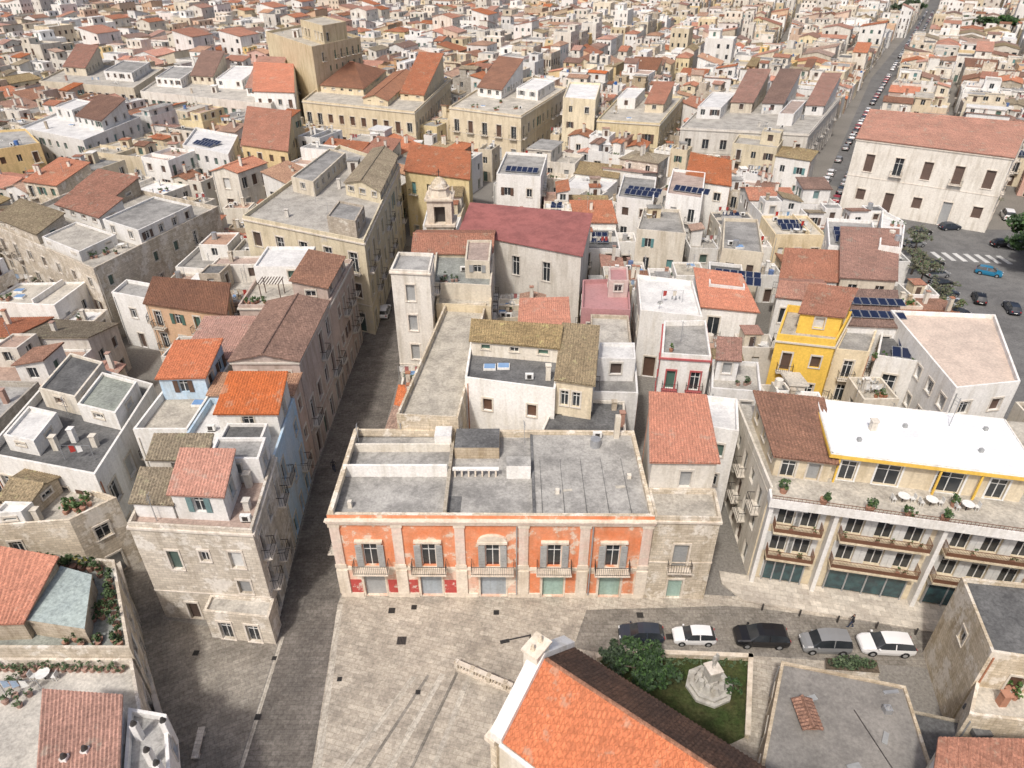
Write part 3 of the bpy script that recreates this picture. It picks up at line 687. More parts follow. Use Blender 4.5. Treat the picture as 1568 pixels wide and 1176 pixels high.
hand('row_house',[(-33.5,76.2),(-22.5,76.2),(-22.3,90.5),(-34,90.5)],12.5,'dustypink','flat','deck_beige',world=True,floors=3,balc=.7,cornice=True,subs=[(.0,.6,.5,1,2.2,'white','flat','deck_white'),(.6,1,.1,.8,2.0,'dustypink','shed','tile_brown',1)],items=[('pots',.1,.1),('pots',.2,.1),('pergola',.3,.25)])
hand('dark_red_roof_house',[(-29.5,62.2),(-22.4,62.2),(-22.4,76.1),(-29.5,76.1)],13.5,'dustypink','gable','tile_brown',world=True,floors=3,balc=.8,rk=1,rise=.18,cornice=True)
hand('red_roof_house',[(-36.5,66),(-29.7,66),(-29.7,73.5),(-36.5,73.5)],11.5,'offwhite','shed','tile',world=True,rise=.15)
hand('pergola_terrace_house',[(-31,58.8),(-22.5,58.8),(-22.5,62.1),(-31,62.1)],11.5,'dustypink','shed','tile_faded',world=True,rise=.1)
hand('light_blue_house',[(-31,49.2),(-21.6,49.2),(-22.3,58.7),(-31,58.7)],10.5,'lightblue','flat','deck_white',world=True,par=.7,floors=3,
     subs=[(.33,1,.42,1,2.6,'white','shed','tile_new'),(.45,.9,.02,.36,1.6,'white','flat','deck_dark')],items=[('pot',.1,.1),('ac',.2,.5)])
hand('white_roof_terrace_house',[(-36.3,53.2),(-31.1,53.2),(-31.1,66),(-36.3,65.5)],10.5,'white','flat','deck_beige',world=True,par=.8,floors=3,
     subs=[(.0,1,.5,.95,2.6,'lightblue','shed','tile_new')],items=[('skylight',.8,.42)])
hand('corner_stone_house',[(-30.8,40.4),(-20.6,39.6),(-21.5,49.1),(-31.8,49.1)],11,'palestone','flat','deck_red',world=True,par=.5,floors=3,cornice=True,trim='trimstone',nowin=(2,),balc=.3,
     ops={0:[(2.4,3.4,6.4,8.6,'sh_green','w'),(2.4,3.4,.06,2.2,'sh_brown','door'),(5.2,6.0,7.6,8.8,'glass','w'),(7.7,8.8,7.0,8.9,'sh_white','w'),(7.7,8.8,3.9,5.5,'sh_grey','w')]},
     subs=[(.36,.8,.12,.62,2.7,'white','shed','tile_new'),(0,.34,.12,.5,1.6,'white','shed','tile_old'),(.0,.5,.7,1,2.2,'offwhite','shed','tile_old'),(.55,1,.66,1,2.4,'white','flat','deck_grey')],items=[('chimney',.9,.3),('chimney',.85,.6),('ant',.2,.1),('ac',.92,.15)])
mb=MB(); q=[(-25.9,38.3),(-20.2,37.6),(-20.3,39.6),(-25.9,40.05)]
volume(mb,q,0,3.2,'palestone','flat','deck_beige',.25,1,R,2,ops={0:[(1,2.1,.06,2.2,'glass','w'),(3.4,4.5,.06,2.2,'glass','w')]},nowin=(1,2,3),trim='trimstone'); mb.finish('stone_porch_shop')
hand('green_terrace_house',[(-20,705),(150,738),(238,598),(105,560)],9.5,'white','flat','deck_dark',par=.9,floors=2,
     subs=[(.55,.95,.5,.9,1.8,'white','flat','deck_green'),(.1,.5,.55,1,2.0,'offwhite','flat','deck_dark'),(.1,.4,.1,.4,1.5,'white','flat','deck_white')],items=[('chimney',.5,.2),('chimney',.6,.3),('chimney',.8,.3),('dish',.3,.3),('ant',.4,.5),('laundry',.75,.15)])
hand('potted_terrace_house',[(-20,815),(110,805),(182,770),(60,728)],7.5,'palestone','flat','deck_beige',par=.7,subs=[(.0,.4,.3,.9,1.7,'stone','gable','tile_old'),(.1,.45,.0,.25,1.5,'white','flat','deck_white')],items=[('pots',.6,.6),('pots',.7,.5),('pots',.75,.6),('pots',.65,.75),('pots',.85,.5),('chimney',.5,.2)])
mb=MB(); q=ccw([P(-60,1003,6),P(204,1004,6),P(180,868,6),P(-60,850,6)]); EXC.append(q)
volume(mb,q,0,6,'palestone','flat','deck_green',.9,2,R,2,nowin=(2,3))
A=[P(-60,980,6.2),P(48,976,6.2),P(102,892,6.2),P(-60,862,6.2)]
volume(mb,ccw(A),6,8.0,'stone','shed','tile_new',0,1,R,2,rise=.12,rk=0,nowin=(0,1,2,3))
B=ccw([P(56,972,6),P(140,985,6),P(150,905,6),P(105,892,6)]); 
volume(mb,B,6,7.6,'stone','slab','corrugated',0,1,R,2,nowin=(0,1,2,3),over=.1)
for i in range(44):
    u=R.uniform(.62,.94) ; v=R.uniform(.08,.92)
    p=bil(q,u,v)
    if not inpoly(p[0],p[1],B): item(mb,'pot',p[0],p[1],6,R,1)
for i in range(8):
    p=bil(q,.935,.1+.1*i); mb.cyl(p[0],p[1],6,.22,.4,'terracotta',8,.28); leaves(mb,(p[0],p[1],6.9),(.5,.55,.55),90,.12,['leaf_a','leaf_b','leaf_dark'],R)
for i in range(12):
    p=bil(q,.3+.053*i,.93); mb.cyl(p[0],p[1],6,.25,.45,'terracotta',8,.3); leaves(mb,(p[0],p[1],7.0),(.6,.5,.6),80,.14,['leaf_a','leaf_b','leaf_yellow' if i in(4,9) else 'leaf_a'],R)
mb.finish('roof_garden_house')
mb=MB(); q=ccw([P(-60,1300,5),P(258,1300,5),P(207,1018,5),P(-60,1016,5)]); EXC.append(q)
volume(mb,q,0,5,'palestone','flat','deck_beige',.8,1,R,2,nowin=(2,3))
for i in range(18):
    p=bil(q,.22+.041*i,.955); mb.cyl(p[0],p[1],5,.18,.35,'terracotta',8,.24); leaves(mb,(p[0],p[1],5.65),(.36,.36,.36),40,.1,['leaf_a','leaf_b'],R)
item(mb,'table',*P(70,1040,5),5,R,1); item(mb,'pots',*P(20,1040,5),5,R,1); item(mb,'pots',*P(30,1075,5),5,R,1); item(mb,'laundry',*P(40,1065,5),5,R,1)
volume(mb,ccw([P(62,1210,8.5),P(176,1225,8.5),P(186,1078,8.5),P(76,1070,8.5)]),5,8.5,'white','shed','tile',0,1,R,2,rise=.08)
volume(mb,ccw([P(190,1230,7.5),P(268,1240,7.5),P(258,1100,7.5),P(200,1090,7.5)]),5,7.5,'white','flat','deck_grey',.5,1,R,2)
for u,v in ((205,1110),(225,1150),(250,1105),(240,1170),(130,1148),(98,1160)):
    p=P(u,v,9); mb.box(p[0],p[1],7.5,.4,.4,1.6,'white'); mb.cyl(p[0],p[1],9.1,.22,.3,'iron',8,.1)
mb.finish('white_terrace_house')
# ================================================================= modern building on the right
mb=MB(); A0=(22.3,45.2); d=(.979,-.203); r_=(.203,.979)
def Q(s,r): return (A0[0]+d[0]*s+r_[0]*r,A0[1]+d[1]*s+r_[1]*r)
main=[Q(0,0),Q(36,0),Q(36,17),Q(-2.2,13.5)]; EXC.append(main); mb.dir=d
bal=[(.9,4.9),(6.4,13.6),(14.8,22.0),(23.2,30.4)]
ops=[]
for s0,s1 in bal:
    n=2 if s1-s0<5 else 3
    for i in range(n):
        c=s0+(s1-s0)*(i+.5)/n
        for z in (3.75,7.0): ops.append((c-.7,c+.7,z,z+2.35,'glass','w'))
        ops.append((c-.7,c+.7,.3,2.9,'glass','door'))
wall(mb,main[0],main[1],0,10.3,ops,'cream',2,'whiteframe')
wall(mb,main[3],main[0],0,10.3,auto_ops(13,0,10.2,3,R,2,.5),'offwhite',1)
wall(mb,main[1],main[2],0,10.3,[],'offwhite'); wall(mb,main[2],main[3],0,10.3,[],'offwhite')
L,l=frame_of(main[0],main[1])
for bi,(s0,s1) in enumerate(bal):
    n=2 if s1-s0<5 else 3
    for i in range(n):
        c=s0+(s1-s0)*(i+.5)/n
        for z in (3.75,7.0):
            for q_ in (c-1.2,c+.73): boxL(mb,L,q_,q_+.45,.06,.11,z,z+2.3,'sh_white')
    boxL(mb,L,s0+.3,s1-.3,.2,.26,.35,2.7,'shopglass' if bi%2==0 or bi==1 else 'glass') 
    k=s0+.3
    while k<=s1-.2: boxL(mb,L,k-.06,k+.06,.1,.32,.1,2.9,'metal'); k+=(s1-s0-.6)/4
    boxL(mb,L,s0+.1,s1-.1,.005,.5,2.8,3.2,['sh_brown','frame','whiteframe','sh_grey'][bi])
    for z in (3.55,6.8):
        boxL(mb,L,s0,s1,.005,1.2,z,z+.2,'cream'); railing(mb,L,s0+.04,s1-.04,1.15,z+.2,'brownrail',.11,.95)
        boxL(mb,L,s0+.04,s1-.04,1.09,1.12,z+.22,z+.62,'brownrail')
        for kk in range(5):
            if R.random()<.6: 
                p=L(R.uniform(s0+.3,s1-.3),.85,0); mb.cyl(p[0],p[1],z+.2,.14,.3,'terracotta',8,.18); leaves(mb,(p[0],p[1],z+.8),(.25,.25,.35),25,.09,['leaf_a','leaf_b'],R)
    for k in range(2):
        s=R.uniform(s0+.6,s1-1.2); boxL(mb,L,s,s+.8,.12,.42,9.05,9.6,'whiteframe')
for s in (.3,5.65,14.2,22.6,31): boxL(mb,L,s-.18,s+.18,.004,.9,0,10.0,'white')
boxL(mb,L,-.1,l,.004,1.35,9.95,10.25,'white'); boxL(mb,L,-.1,l,1.2,1.35,10.25,10.85,'white'); boxL(mb,L,-.1,.1,0,1.2,10.25,10.85,'white')
railing(mb,L,0,l,1.28,10.85,'brownrail',.3,.35,False)
mb.poly([(p[0],p[1],10.32) for p in [Q(0.1,-1.18),Q(36,-1.18),Q(36,17),Q(-2.2,13.5)]],'deck_beige')
L2,l2=frame_of(main[3],main[0]); boxL(mb,L2,0,l2,-.2,.01,10.3,11.1,'offwhite')
ph=[Q(5.4,3.2),Q(20.8,3.2),Q(20.8,10.6),Q(5.4,10.6)]
volume(mb,ph,10.32,13.2,'cream','slab','membrane',0,1,R,2,ops={0:[(.7,2.0,10.35,12.5,'glass','w'),(3.6,5.6,10.35,12.6,'glass','w'),(8.4,10.6,10.35,12.6,'glass','w'),(12.6,14,10.35,12.5,'glass','w')]},over=.6,trim='whiteframe')
oo=inset(ph,-.64)
for i in range(4):
    Lx,lx=frame_of(oo[i],oo[(i+1)%4]); boxL(mb,Lx,0,lx,.003,.05,13.1,13.42,'brightyellow')
    boxL(mb,Lx,.1,lx-.1,-.2,-.08,13.45,13.55,'white')
volume(mb,[Q(.5,2.6),Q(5.2,2.6),Q(5.2,10.9),Q(-.6,10.9)],10.32,12.6,'cream','shed','tile_brown',0,1,R,2,rise=.1,ops={0:[(.6,1.8,10.35,12.2,'glass','w'),(2.8,3.8,10.35,12.2,'sh_grey','w')]},over=.4)
for s in (6.2,14.3,17.5): boxL(mb,frame_of(Q(5.4,3.2),Q(20.8,3.2))[0],s-6,s-5.85,.4,.55,10.32,13.1,'brightyellow')
for s,rr in ((1.2,.4),(4.4,-.3),(8.0,-.6),(11.0,-.8),(13.8,-.6),(15.2,1.5),(22.5,-.5),(24.5,2),(26,4)):
    p=Q(s,rr); mb.cyl(p[0],p[1],10.32,.28,.5,'terracotta',10,.36); leaves(mb,(p[0],p[1],11.25),(.5,.5,.48),220,.1,['leaf_a','leaf_b','leaf_dark'],R)
for s in (11,13.2,16): item(mb,'table',*Q(s,1.2),10.32,R,1)
p=Q(9,7); mb.box(p[0],p[1],13.45,.5,.5,1.0,'offwhite'); mb.box(p[0],p[1],14.45,.65,.65,.1,'offwhite'); p=Q(16,9); item(mb,'ant',p[0],p[1],13.45,R,1)
for s,r2 in ((7.5,5),(12,8),(17.5,5.5),(19,9)): p=Q(s,r2); mb.box(p[0],p[1],13.45,.3,.3,.35,'sh_grey')
for s in (24,27,30): p=Q(s,8); item(mb,'hut',p[0],p[1],10.33,R,1)
mb.finish('modern_apartment_building')
# ================================================================= lower right
hand('grey_roof_annex',[(1150,1250),(1450,1250),(1386,1052),(1196,1014)],4,'stone','flat','deck_annex',par=.15,floors=1)
mb=MB(); p=P(1236,1092,4.5); volume(mb,[(p[0]-.5,p[1]-.95),(p[0]+.5,p[1]-.95),(p[0]+.5,p[1]+.95),(p[0]-.5,p[1]+.95)],4.0,4.4,'terracotta','gable','tile_brown',0,1,R,2,nowin=(0,1,2,3),rk=1)
for u,v in ((1490,1090),(1515,1100),(1500,1125)):
    p=P(u,v,4); mb.box(p[0],p[1],4,1.2,.7,.5,'deck_dark')
mb.finish('roof_hatch')
mb=MB()
for x,y,a in ((22,30,.3),(26,27,1),(28,30.5,.1),(23,25,.2)): mb.box(x,y,4.0,R.uniform(.5,1.2),R.uniform(.2,.5),.12,R.choice(['deck_dark','metal','sh_grey']),a)
mb.box(25.5,25.2,4.0,.06,8,.05,'iron',.2); mb.box(27,29,4.0,.5,.5,.5,'metal'); mb.cyl(27,29,4.5,.2,.25,'metal',8,.05)
mb.finish('roof_pipes')
hand('grey_roof_stone_house',[(1516,1003),(1660,1025),(1640,905),(1470,888)],9,'palestone','flat','deck_dark',par=.35,nowin=(1,2,3),floors=2,ops={0:[(2,3,5.6,7.2,'sh_brown','w'),(5,6,5.6,7.2,'glass','w'),(5,6,1.2,2.8,'sh_brown','w')],3:[(3,3.8,6,7.2,'glass','w')]})
hand('low_stone_house',[(1480,1100),(1640,1120),(1640,1030),(1500,1012)],5.5,'palestone','flat','deck_beige',par=.5,floors=1,nowin=(0,1,2,3),items=[('chimney',.3,.3),('pots',.5,.5)])
hand('tile_edge_house',[(1425,1260),(1680,1260),(1680,1145),(1440,1140)],7.5,'white','shed','tile',rise=.05,nowin=(0,1,2,3))
hand('low_dark_roof_shed',[(1400,1230),(1480,1240),(1500,1110),(1380,1085)],3.2,'greystone','flat','deck_dark',par=.1,floors=1)
mb=MB(); ax=(.793,-.61); pn=(.61,.793); R0=(1.6,26.5)
def C(s,o,z): return (R0[0]+ax[0]*s+pn[0]*o,R0[1]+ax[1]*s+pn[1]*o,z)
Ls=26; wl=3.9; wr=3.1; zr=14; zl=10.9; z2=11.6
f=[C(0,-wl,0),C(Ls,-wl,0),C(Ls,wr,0),C(0,wr,0)]; EXC.append([(q[0],q[1]) for q in f])
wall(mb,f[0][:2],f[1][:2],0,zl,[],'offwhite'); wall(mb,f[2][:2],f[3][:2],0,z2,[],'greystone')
mb.poly([C(0,-wl,0),C(0,-wl,zl),C(0,0,zr),C(0,wr,z2),C(0,wr,0)],'palestone'); mb.poly([C(Ls,-wl,0),C(Ls,wr,0),C(Ls,wr,z2),C(Ls,0,zr),C(Ls,-wl,zl)],'palestone')
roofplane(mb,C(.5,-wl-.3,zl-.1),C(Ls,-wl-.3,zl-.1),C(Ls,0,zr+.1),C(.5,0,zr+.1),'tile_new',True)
roofplane(mb,C(.5,wr+.3,z2-.1),C(Ls,wr+.3,z2-.1),C(Ls,0.01,zr+.1),C(.5,.01,zr+.1),'tile_shaded',True)  # slope away from the sun: shade is in the tile colour
n=int(Ls/.42)
for i in range(n): 
    s=.6+i*.42; mb.hexa([C(s,-.13,zr+.12),C(s+.44,-.13,zr+.12),C(s+.44,.13,zr+.12),C(s,.13,zr+.12),C(s,-.06,zr+.26),C(s+.42,-.06,zr+.24),C(s+.42,.06,zr+.24),C(s,.06,zr+.26)],'tile_brown')
mb.hexa([C(.4,-wl-.55,zl-.35),C(Ls,-wl-.55,zl-.35),C(Ls,-wl-.32,zl-.35),C(.4,-wl-.32,zl-.35),C(.4,-wl-.55,zl-.2),C(Ls,-wl-.55,zl-.2),C(Ls,-wl-.32,zl-.2),C(.4,-wl-.32,zl-.2)],'white')
for o0,za,o1,zb in ((-wl-.4,zl+.1,0,zr+.35),(0,zr+.35,wr+.4,z2+.1)):
    mb.hexa([C(-.35,o0,za-.5),C(.5,o0,za-.5),C(.5,o1,zb-.5),C(-.35,o1,zb-.5),C(-.35,o0,za+.25),C(.5,o0,za+.25),C(.5,o1,zb+.25),C(-.35,o1,zb+.25)],'white')
mb.hexa([C(-.6,-.7,13.3),C(.4,-.7,13.3),C(.4,.6,13.3),C(-.6,.6,13.3),C(-.6,-.7,14.8),C(.4,-.7,14.8),C(.4,.6,14.8),C(-.6,.6,14.8)],'offwhite')
mb.hexa([C(-.7,-.85,14.8),C(.5,-.85,14.8),C(.5,.75,14.8),C(-.7,.75,14.8),C(-.7,-.85,14.95),C(.5,-.85,14.95),C(.5,.75,14.95),C(-.7,.75,14.95)],'trimstone')
for o in (-.45,.35): mb.cyl(*C(-.1,o,0)[:2],14.95,.17,.45,'palestone',8,.08)
for o in (-3.9,-2.4,-.9,.8,2.8): mb.hexa([C(-.5,o-.25,0),C(-.01,o-.25,0),C(-.01,o+.25,0),C(-.5,o+.25,0)]+[C(-.5,o-.25,10.0),C(-.01,o-.25,10.0),C(-.01,o+.25,10.0),C(-.5,o+.25,10.0)],'palestone')
mb.hexa([C(-.75,-wl-.5,10.0),C(0,-wl-.5,10.0),C(0,wr+.5,10.0),C(-.75,wr+.5,10.0),C(-.75,-wl-.5,10.45),C(0,-wl-.5,10.45),C(0,wr+.5,10.45),C(-.75,wr+.5,10.45)],'trimstone')
mb.finish('orange_roof_church')

# ================================================================= larger distant buildings
hand('cream_apartment_tower',[(407,52),(478,76),(552,60),(478,38)],23,'cream','flat','deck_beige',near=1,par=.8,floors=6,nowin=(0,),balc=.8,subs=[(.5,.95,.3,.8,5,'cream','flat','deck_beige')],clut=4)
hand('brown_roof_palace',[(463,156),(635,174),(690,122),(520,110)],11.5,'cream','flat','deck_beige',near=1,floors=2,balc=.4,sp=3.6,skip=0,cornice=True,clut=6,subs=[(.05,.45,.3,.95,1.8,'cream','hip','tile_brown'),(.52,.74,.1,.95,1.4,'cream','gable','tile_brown',1),(.78,.98,.3,.9,1.6,'cream','shed','tile')])
hand('cream_palace',[(688,166),(798,180),(868,136),(760,120)],11.5,'cream','flat','deck_beige',near=1,floors=2,balc=.6,cornice=True,clut=6,sp=4,skip=0,subs=[(.1,.45,.4,.9,2.4,'white','shed','tile_brown'),(.6,.9,.5,.9,2.4,'white','flat','deck_white')],items=[('pots',.3,.1),('pots',.6,.1),('pots',.8,.2),('pots',.5,.3)])
hand('cream_tower_house',[(862,152),(912,156),(920,130),(872,128)],15.5,'paleyellow','flat','deck_white',near=1,floors=4,balc=.6)
hand('cream_palace',[(914,186),(1010,192),(1046,150),(950,148)],11,'paleyellow','flat','deck_beige',near=1,floors=2,balc=.6,cornice=True,clut=6,sp=4,skip=0,subs=[(.1,.4,.5,.95,2.5,'white','flat','deck_white'),(.6,.9,.4,.8,2.2,'cream','shed','tile')])
hand('white_long_palace',[(1042,198),(1238,208),(1286,152),(1090,148)],10.5,'offwhite','flat','deck_beige',near=1,floors=2,balc=.4,cornice=True,sp=4.2,skip=0,clut=10,subs=[(.03,.22,.3,.8,2.6,'white','flat','deck_white'),(.25,.42,.5,1,2.6,'cream','shed','tile'),(.5,.66,.5,1,2.6,'white','shed','tile_brown'),(.7,.82,.2,.6,2.6,'white','flat','deck_red'),(.84,.98,.5,.95,2.4,'white','shed','tile')])
sops=[]
for c in (3.6,9.2,14.6,20.2,25.6): sops+= [(c-.85,c+.85,8.6,12.2,'sh_brown' if c!=9.2 else 'glass','balc' if c in(9.2,20.2) else 'w'),(c-.85,c+.85,(.06 if c in(9.2,20.2) else 2.6),4.9,'sh_brown' if c!=20.2 else 'sh_grey','door')]
hand('large_tile_roof_palace',[(1312,212),(1552,242),(1578,190),(1340,174)],15,'offwhite','gable','tile',near=2,floors=2,rise=.16,sp=5.6,cornice=True,trim='trimstone',skip=0,balc=.5,ops={0:sops})
hand('beige_house',[(60,126),(205,137),(252,106),(120,96)],10,'cream','flat','deck_beige',near=1,floors=2,balc=.4,clut=6,skip=0,subs=[(.1,.35,.4,.9,2.5,'cream','shed','tile'),(.6,.9,.3,.9,2.5,'white','flat','deck_grey')])
hand('white_row_house',[(215,142),(415,162),(462,116),(262,110)],10,'offwhite','flat','deck_beige',near=1,floors=2,balc=.4,clut=9,skip=0,subs=[(.5,.7,.4,1,2.4,'white','flat','deck_white'),(.05,.25,.3,.9,2.4,'white','flat','deck_grey'),(.28,.45,.5,1,2.4,'cream','shed','tile_brown'),(.78,.98,.2,.7,2.4,'white','shed','tile')])
hand('yellow_townhouse',[(-40,238),(62,222),(40,200),(-40,205)],11,'yellow','flat','deck_grey',near=1,floors=3,balc=.6,clut=4)
hand('white_cube_house',[(32,198),(128,218),(215,182),(120,162)],10.5,'white','flat','deck_white',near=1,floors=3,balc=.3,subs=[(.55,.95,.4,.9,2.4,'white','shed','tile_brown'),(.1,.4,.5,.9,2.6,'white','flat','deck_white')],clut=5)
print('hand',time.time()-T0)

def corridor(pl,w):
    for (a,b) in zip(pl,pl[1:]):
        l=math.hypot(b[0]-a[0],b[1]-a[1]); nx,ny=-(b[1]-a[1])/l*w/2,(b[0]-a[0])/l*w/2
        dx,dy=(b[0]-a[0])/l*w*.3,(b[1]-a[1])/l*w*.3
        EXC.append([(a[0]+nx-dx,a[1]+ny-dy),(b[0]+nx+dx,b[1]+ny+dy),(b[0]-nx+dx,b[1]-ny+dy),(a[0]-nx-dx,a[1]-ny-dy)])
EXC.append([(-20.3,36),(-15.7,36),(-15.9,60),(-15.5,80),(-17,128),(-20.6,128),(-22.5,92),(-22.3,60)])
S2=[(-29,33),(-33,41),(-38.5,50),(-41.5,62),(-48,80),(-60,97),(-75,108)]; corridor(S2,4.2)
corridor([(19.6,40),(19.4,56),(22,75)],3.0)
EXC.append([(-33,-20),(90,-20),(90,44),(60,44),(-20,43),(-33,40)])
EXC.append([(-80,-20),(-30,-20),(-30,24),(-80,24)])
park=[P(1372,350),P(1560,352),P(1720,380),P(1800,700),P(1590,700),P(1470,560),P(1385,470)]; EXC.append(park)
S7=[(60,138),(70,150),(79,176),(155,314),(241,462),(420,780)]; corridor(S7,7)
corridor([(62,141),(104,118)],12); corridor([(100,126),(116,165)],7)
corridor([(-70,192),(-18,188),(30,170),(68,150)],6); corridor([(-20,126),(-6,150),(12,182),(60,280),(150,470),(250,680)],4.5); 
corridor([(-66,100),(-62,130),(-40,180),(0,262),(100,470),(200,690)],4.5)
corridor([(-160,150),(-66,128),(-20,128)],4.5)
BB=[(min(q[0] for q in p),min(q[1] for q in p),max(q[0] for q in p),max(q[1] for q in p),p) for p in EXC]
TS=[(.04,.04),(.5,.04),(.96,.04),(.04,.5),(.5,.5),(.96,.5),(.04,.96),(.5,.96),(.96,.96),(.27,.27),(.73,.73),(.27,.73),(.73,.27),(.04,.27),(.96,.27),(.04,.73),(.96,.73),(.27,.04),(.73,.04),(.27,.96),(.73,.96)]
def free(q):
    x0=min(p[0] for p in q);x1=max(p[0] for p in q);y0=min(p[1] for p in q);y1=max(p[1] for p in q)
    sm=None
    for b in BB:
        if b[0]>x1 or b[2]<x0 or b[1]>y1 or b[3]<y0: continue
        if sm is None: sm=[bil(q,u,v) for u,v in TS]
        for s in sm:
            if inpoly(s[0],s[1],b[4]): return False
        for s in b[4]:
            if inpoly(s[0],s[1],q): return False
    return True
NB=0
def place(q,rng,depth,h,near=1):
    global NB
    c=bil(q,.5,.5); u,v=proj(c[0],c[1],h)
    if u<-330 or u>1900 or v>1400: return
    la=min(math.hypot(q[1][0]-q[0][0],q[1][1]-q[0][1]),math.hypot(q[3][0]-q[0][0],q[3][1]-q[0][1]))
    if la<2.4: return
    if free(q):
        nm=rng.choice(['townhouse','terraced_house','stone_house','roof_terrace_house'])
        hh=h if la>4.2 else h*.75
        if 42<c[0]<62 and 70<c[1]<112: hh=min(hh,5.5)
        w=rng.choice(W_RIGHT) if (c[0]>-5 and c[1]<165) else (rng.choice(W_LEFT) if c[1]<150 else None)
        mb,n=house(inset(q,.02),hh,rng,near,nm,wallm=w,sol=.26 if (c[0]>5 and c[1]<190) else .08); mb.finish(n); NB+=1
    elif depth<2:
        if la>9 or depth==0 or la>5.0:
            for a,b in ((0,0),(.5,0),(0,.5),(.5,.5)):
                s=[bil(q,a,b),bil(q,a+.5,b),bil(q,a+.5,b+.5),bil(q,a,b+.5)]
                place(s,rng,depth+1,h*rng.uniform(.8,1.05),near)
def lattice(alpha,inside,rng,cw,cd,ncol,nrow,sx,sy,ext,hr,cb):
    al=math.radians(alpha); f=(math.sin(al),math.cos(al)); r=(math.cos(al),-math.sin(al))
    xs=[];x=-ext
    i=0
    while x<ext:
        w=rng.uniform(*cw); xs.append((x,x+w)); x+=w; i+=1
        if i%ncol==0: x+=sx
    ys=[];y=0;j=0
    while y<ext*1.5:
        w=rng.uniform(*cd); ys.append((y,y+w)); y+=w; j+=1
        if j%nrow==0: y+=sy
    for (y0,y1) in ys:
        for (x0,x1) in xs:
            def W(a,b):
                jr=random.Random(int(a*100)*7919+int(b*100)); a+=jr.uniform(-.6,.6); b+=jr.uniform(-.6,.6); return (r[0]*a+f[0]*b,r[1]*a+f[1]*b)
            cx,cy=r[0]*(x0+x1)/2+f[0]*(y0+y1)/2, r[1]*(x0+x1)/2+f[1]*(y0+y1)/2
            if not inside(cx,cy): continue
            u,v=proj(cx,cy,5)
            if u<-330 or u>1900 or v>1400 or v<-45: continue
            cb([W(x0,y0),W(x1,y0),W(x1,y1),W(x0,y1)],rng,rng.uniform(*hr))
near_zone=lambda x,y: 24<y<(140-.12*abs(x) if x<60 else 132)
lattice(1.5,near_zone,random.Random(11),(5.5,9.6),(6.5,10.5),5,3,2.0,2.2,200,(5.6,9.6),lambda q,r,h:place(q,r,0,h))
print('near',NB,time.time()-T0)
split=lambda x,y: x-20>(y-150)*.50
def z2a(x,y): return y>=(140-.12*abs(x) if x<60 else 132) and y<300 and not split(x,y)
def z2b(x,y): return y>=(140-.12*abs(x) if x<60 else 132) and y<300 and split(x,y)
lattice(22,z2a,random.Random(21),(6,10.5),(7.5,11.5),6,2,4,4,430,(6,10),lambda q,r,h:place(q,r,0,h))
lattice(29,z2b,random.Random(22),(6,10.5),(7.5,11.5),6,2,4,4,430,(6,10),lambda q,r,h:place(q,r,0,h))
print('mid',NB,time.time()-T0)
VAR=[]
vr=random.Random(5)
for i in range(90):
    w,dp=10.0,12.0
    h=vr.choice([5.5,6.5,7,7.5,8,8.5,9,10,11,7]) if i<85 else vr.uniform(13,17)
    mb,_=house([(-w/2,-dp/2),(w/2,-dp/2),(w/2,dp/2),(-w/2,dp/2)],h,vr,0,'townhouse',wallm=vr.choice(WALLS),style=vr.choices(['flat','shed','gable','hip'],[.64,.16,.15,.05])[0]); VAR.append(mb.mesh('townhouse_mesh'))
NF=0
def far(q,rng,h,alpha,depth=0):
    global NF
    c=bil(q,.5,.5)
    if not free(q):
        if depth==0:
            for a in (0,.5): far([bil(q,a,0),bil(q,a+.5,0),bil(q,a+.5,1),bil(q,a,1)],rng,h,alpha,1)
        return
    o=bpy.data.objects.new('townhouse',VAR[int(rng.random()**1.05*len(VAR))]); bpy.context.scene.collection.objects.link(o)
    w=math.hypot(q[1][0]-q[0][0],q[1][1]-q[0][1]); dp=math.hypot(q[3][0]-q[0][0],q[3][1]-q[0][1])
    fl=rng.choice([0,math.pi]); o.location=(c[0],c[1],0); o.rotation_euler=(0,0,-math.radians(alpha)+fl); o.scale=(w/10,dp/12,rng.uniform(.85,1.1)); NF+=1
def z3a(x,y): return 300<=y<860 and not split(x,y)
def z3b(x,y): return 300<=y<860 and split(x,y)
lattice(22,z3a,random.Random(31),(7.5,12),(9,13),6,2,4.5,4.5,900,(7,11),lambda q,r,h:far(q,r,h,22))
lattice(29,z3b,random.Random(32),(7.5,12),(9,13),6,2,4.5,4.5,900,(7,11),lambda q,r,h:far(q,r,h,29))
print('far',NF,time.time()-T0)

# ================================================================= ground
def sheet(name,poly,z,mat,dr=(1,0)):
    mb=MB(); mb.dir=dr; mb.poly([(p[0],p[1],z) for p in ccw(poly)],mat); return mb.finish(name)
sheet('ground',[(-3000,-1500),(3000,-1500),(3000,4000),(-3000,4000)],0,'town_ground')
sheet('plaza',[(-18,8),(22,8),(30,30),(30,42),(18,42.9),(-15.7,42.9),(-15.9,41)],.004,'plaza_stone',(.966,-.26))
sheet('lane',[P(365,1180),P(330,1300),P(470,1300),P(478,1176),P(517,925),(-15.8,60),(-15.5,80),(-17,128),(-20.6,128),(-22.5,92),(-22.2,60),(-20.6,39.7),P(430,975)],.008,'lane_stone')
sheet('side_lane_paving',[P(250,1300),P(328,1300),P(363,1180),P(428,978),P(320,960),P(252,948),(-33,45),(-41,60),(-45,60),(-37,45),(-31,34),P(280,1176)],.006,'side_stone',(.9,.43))
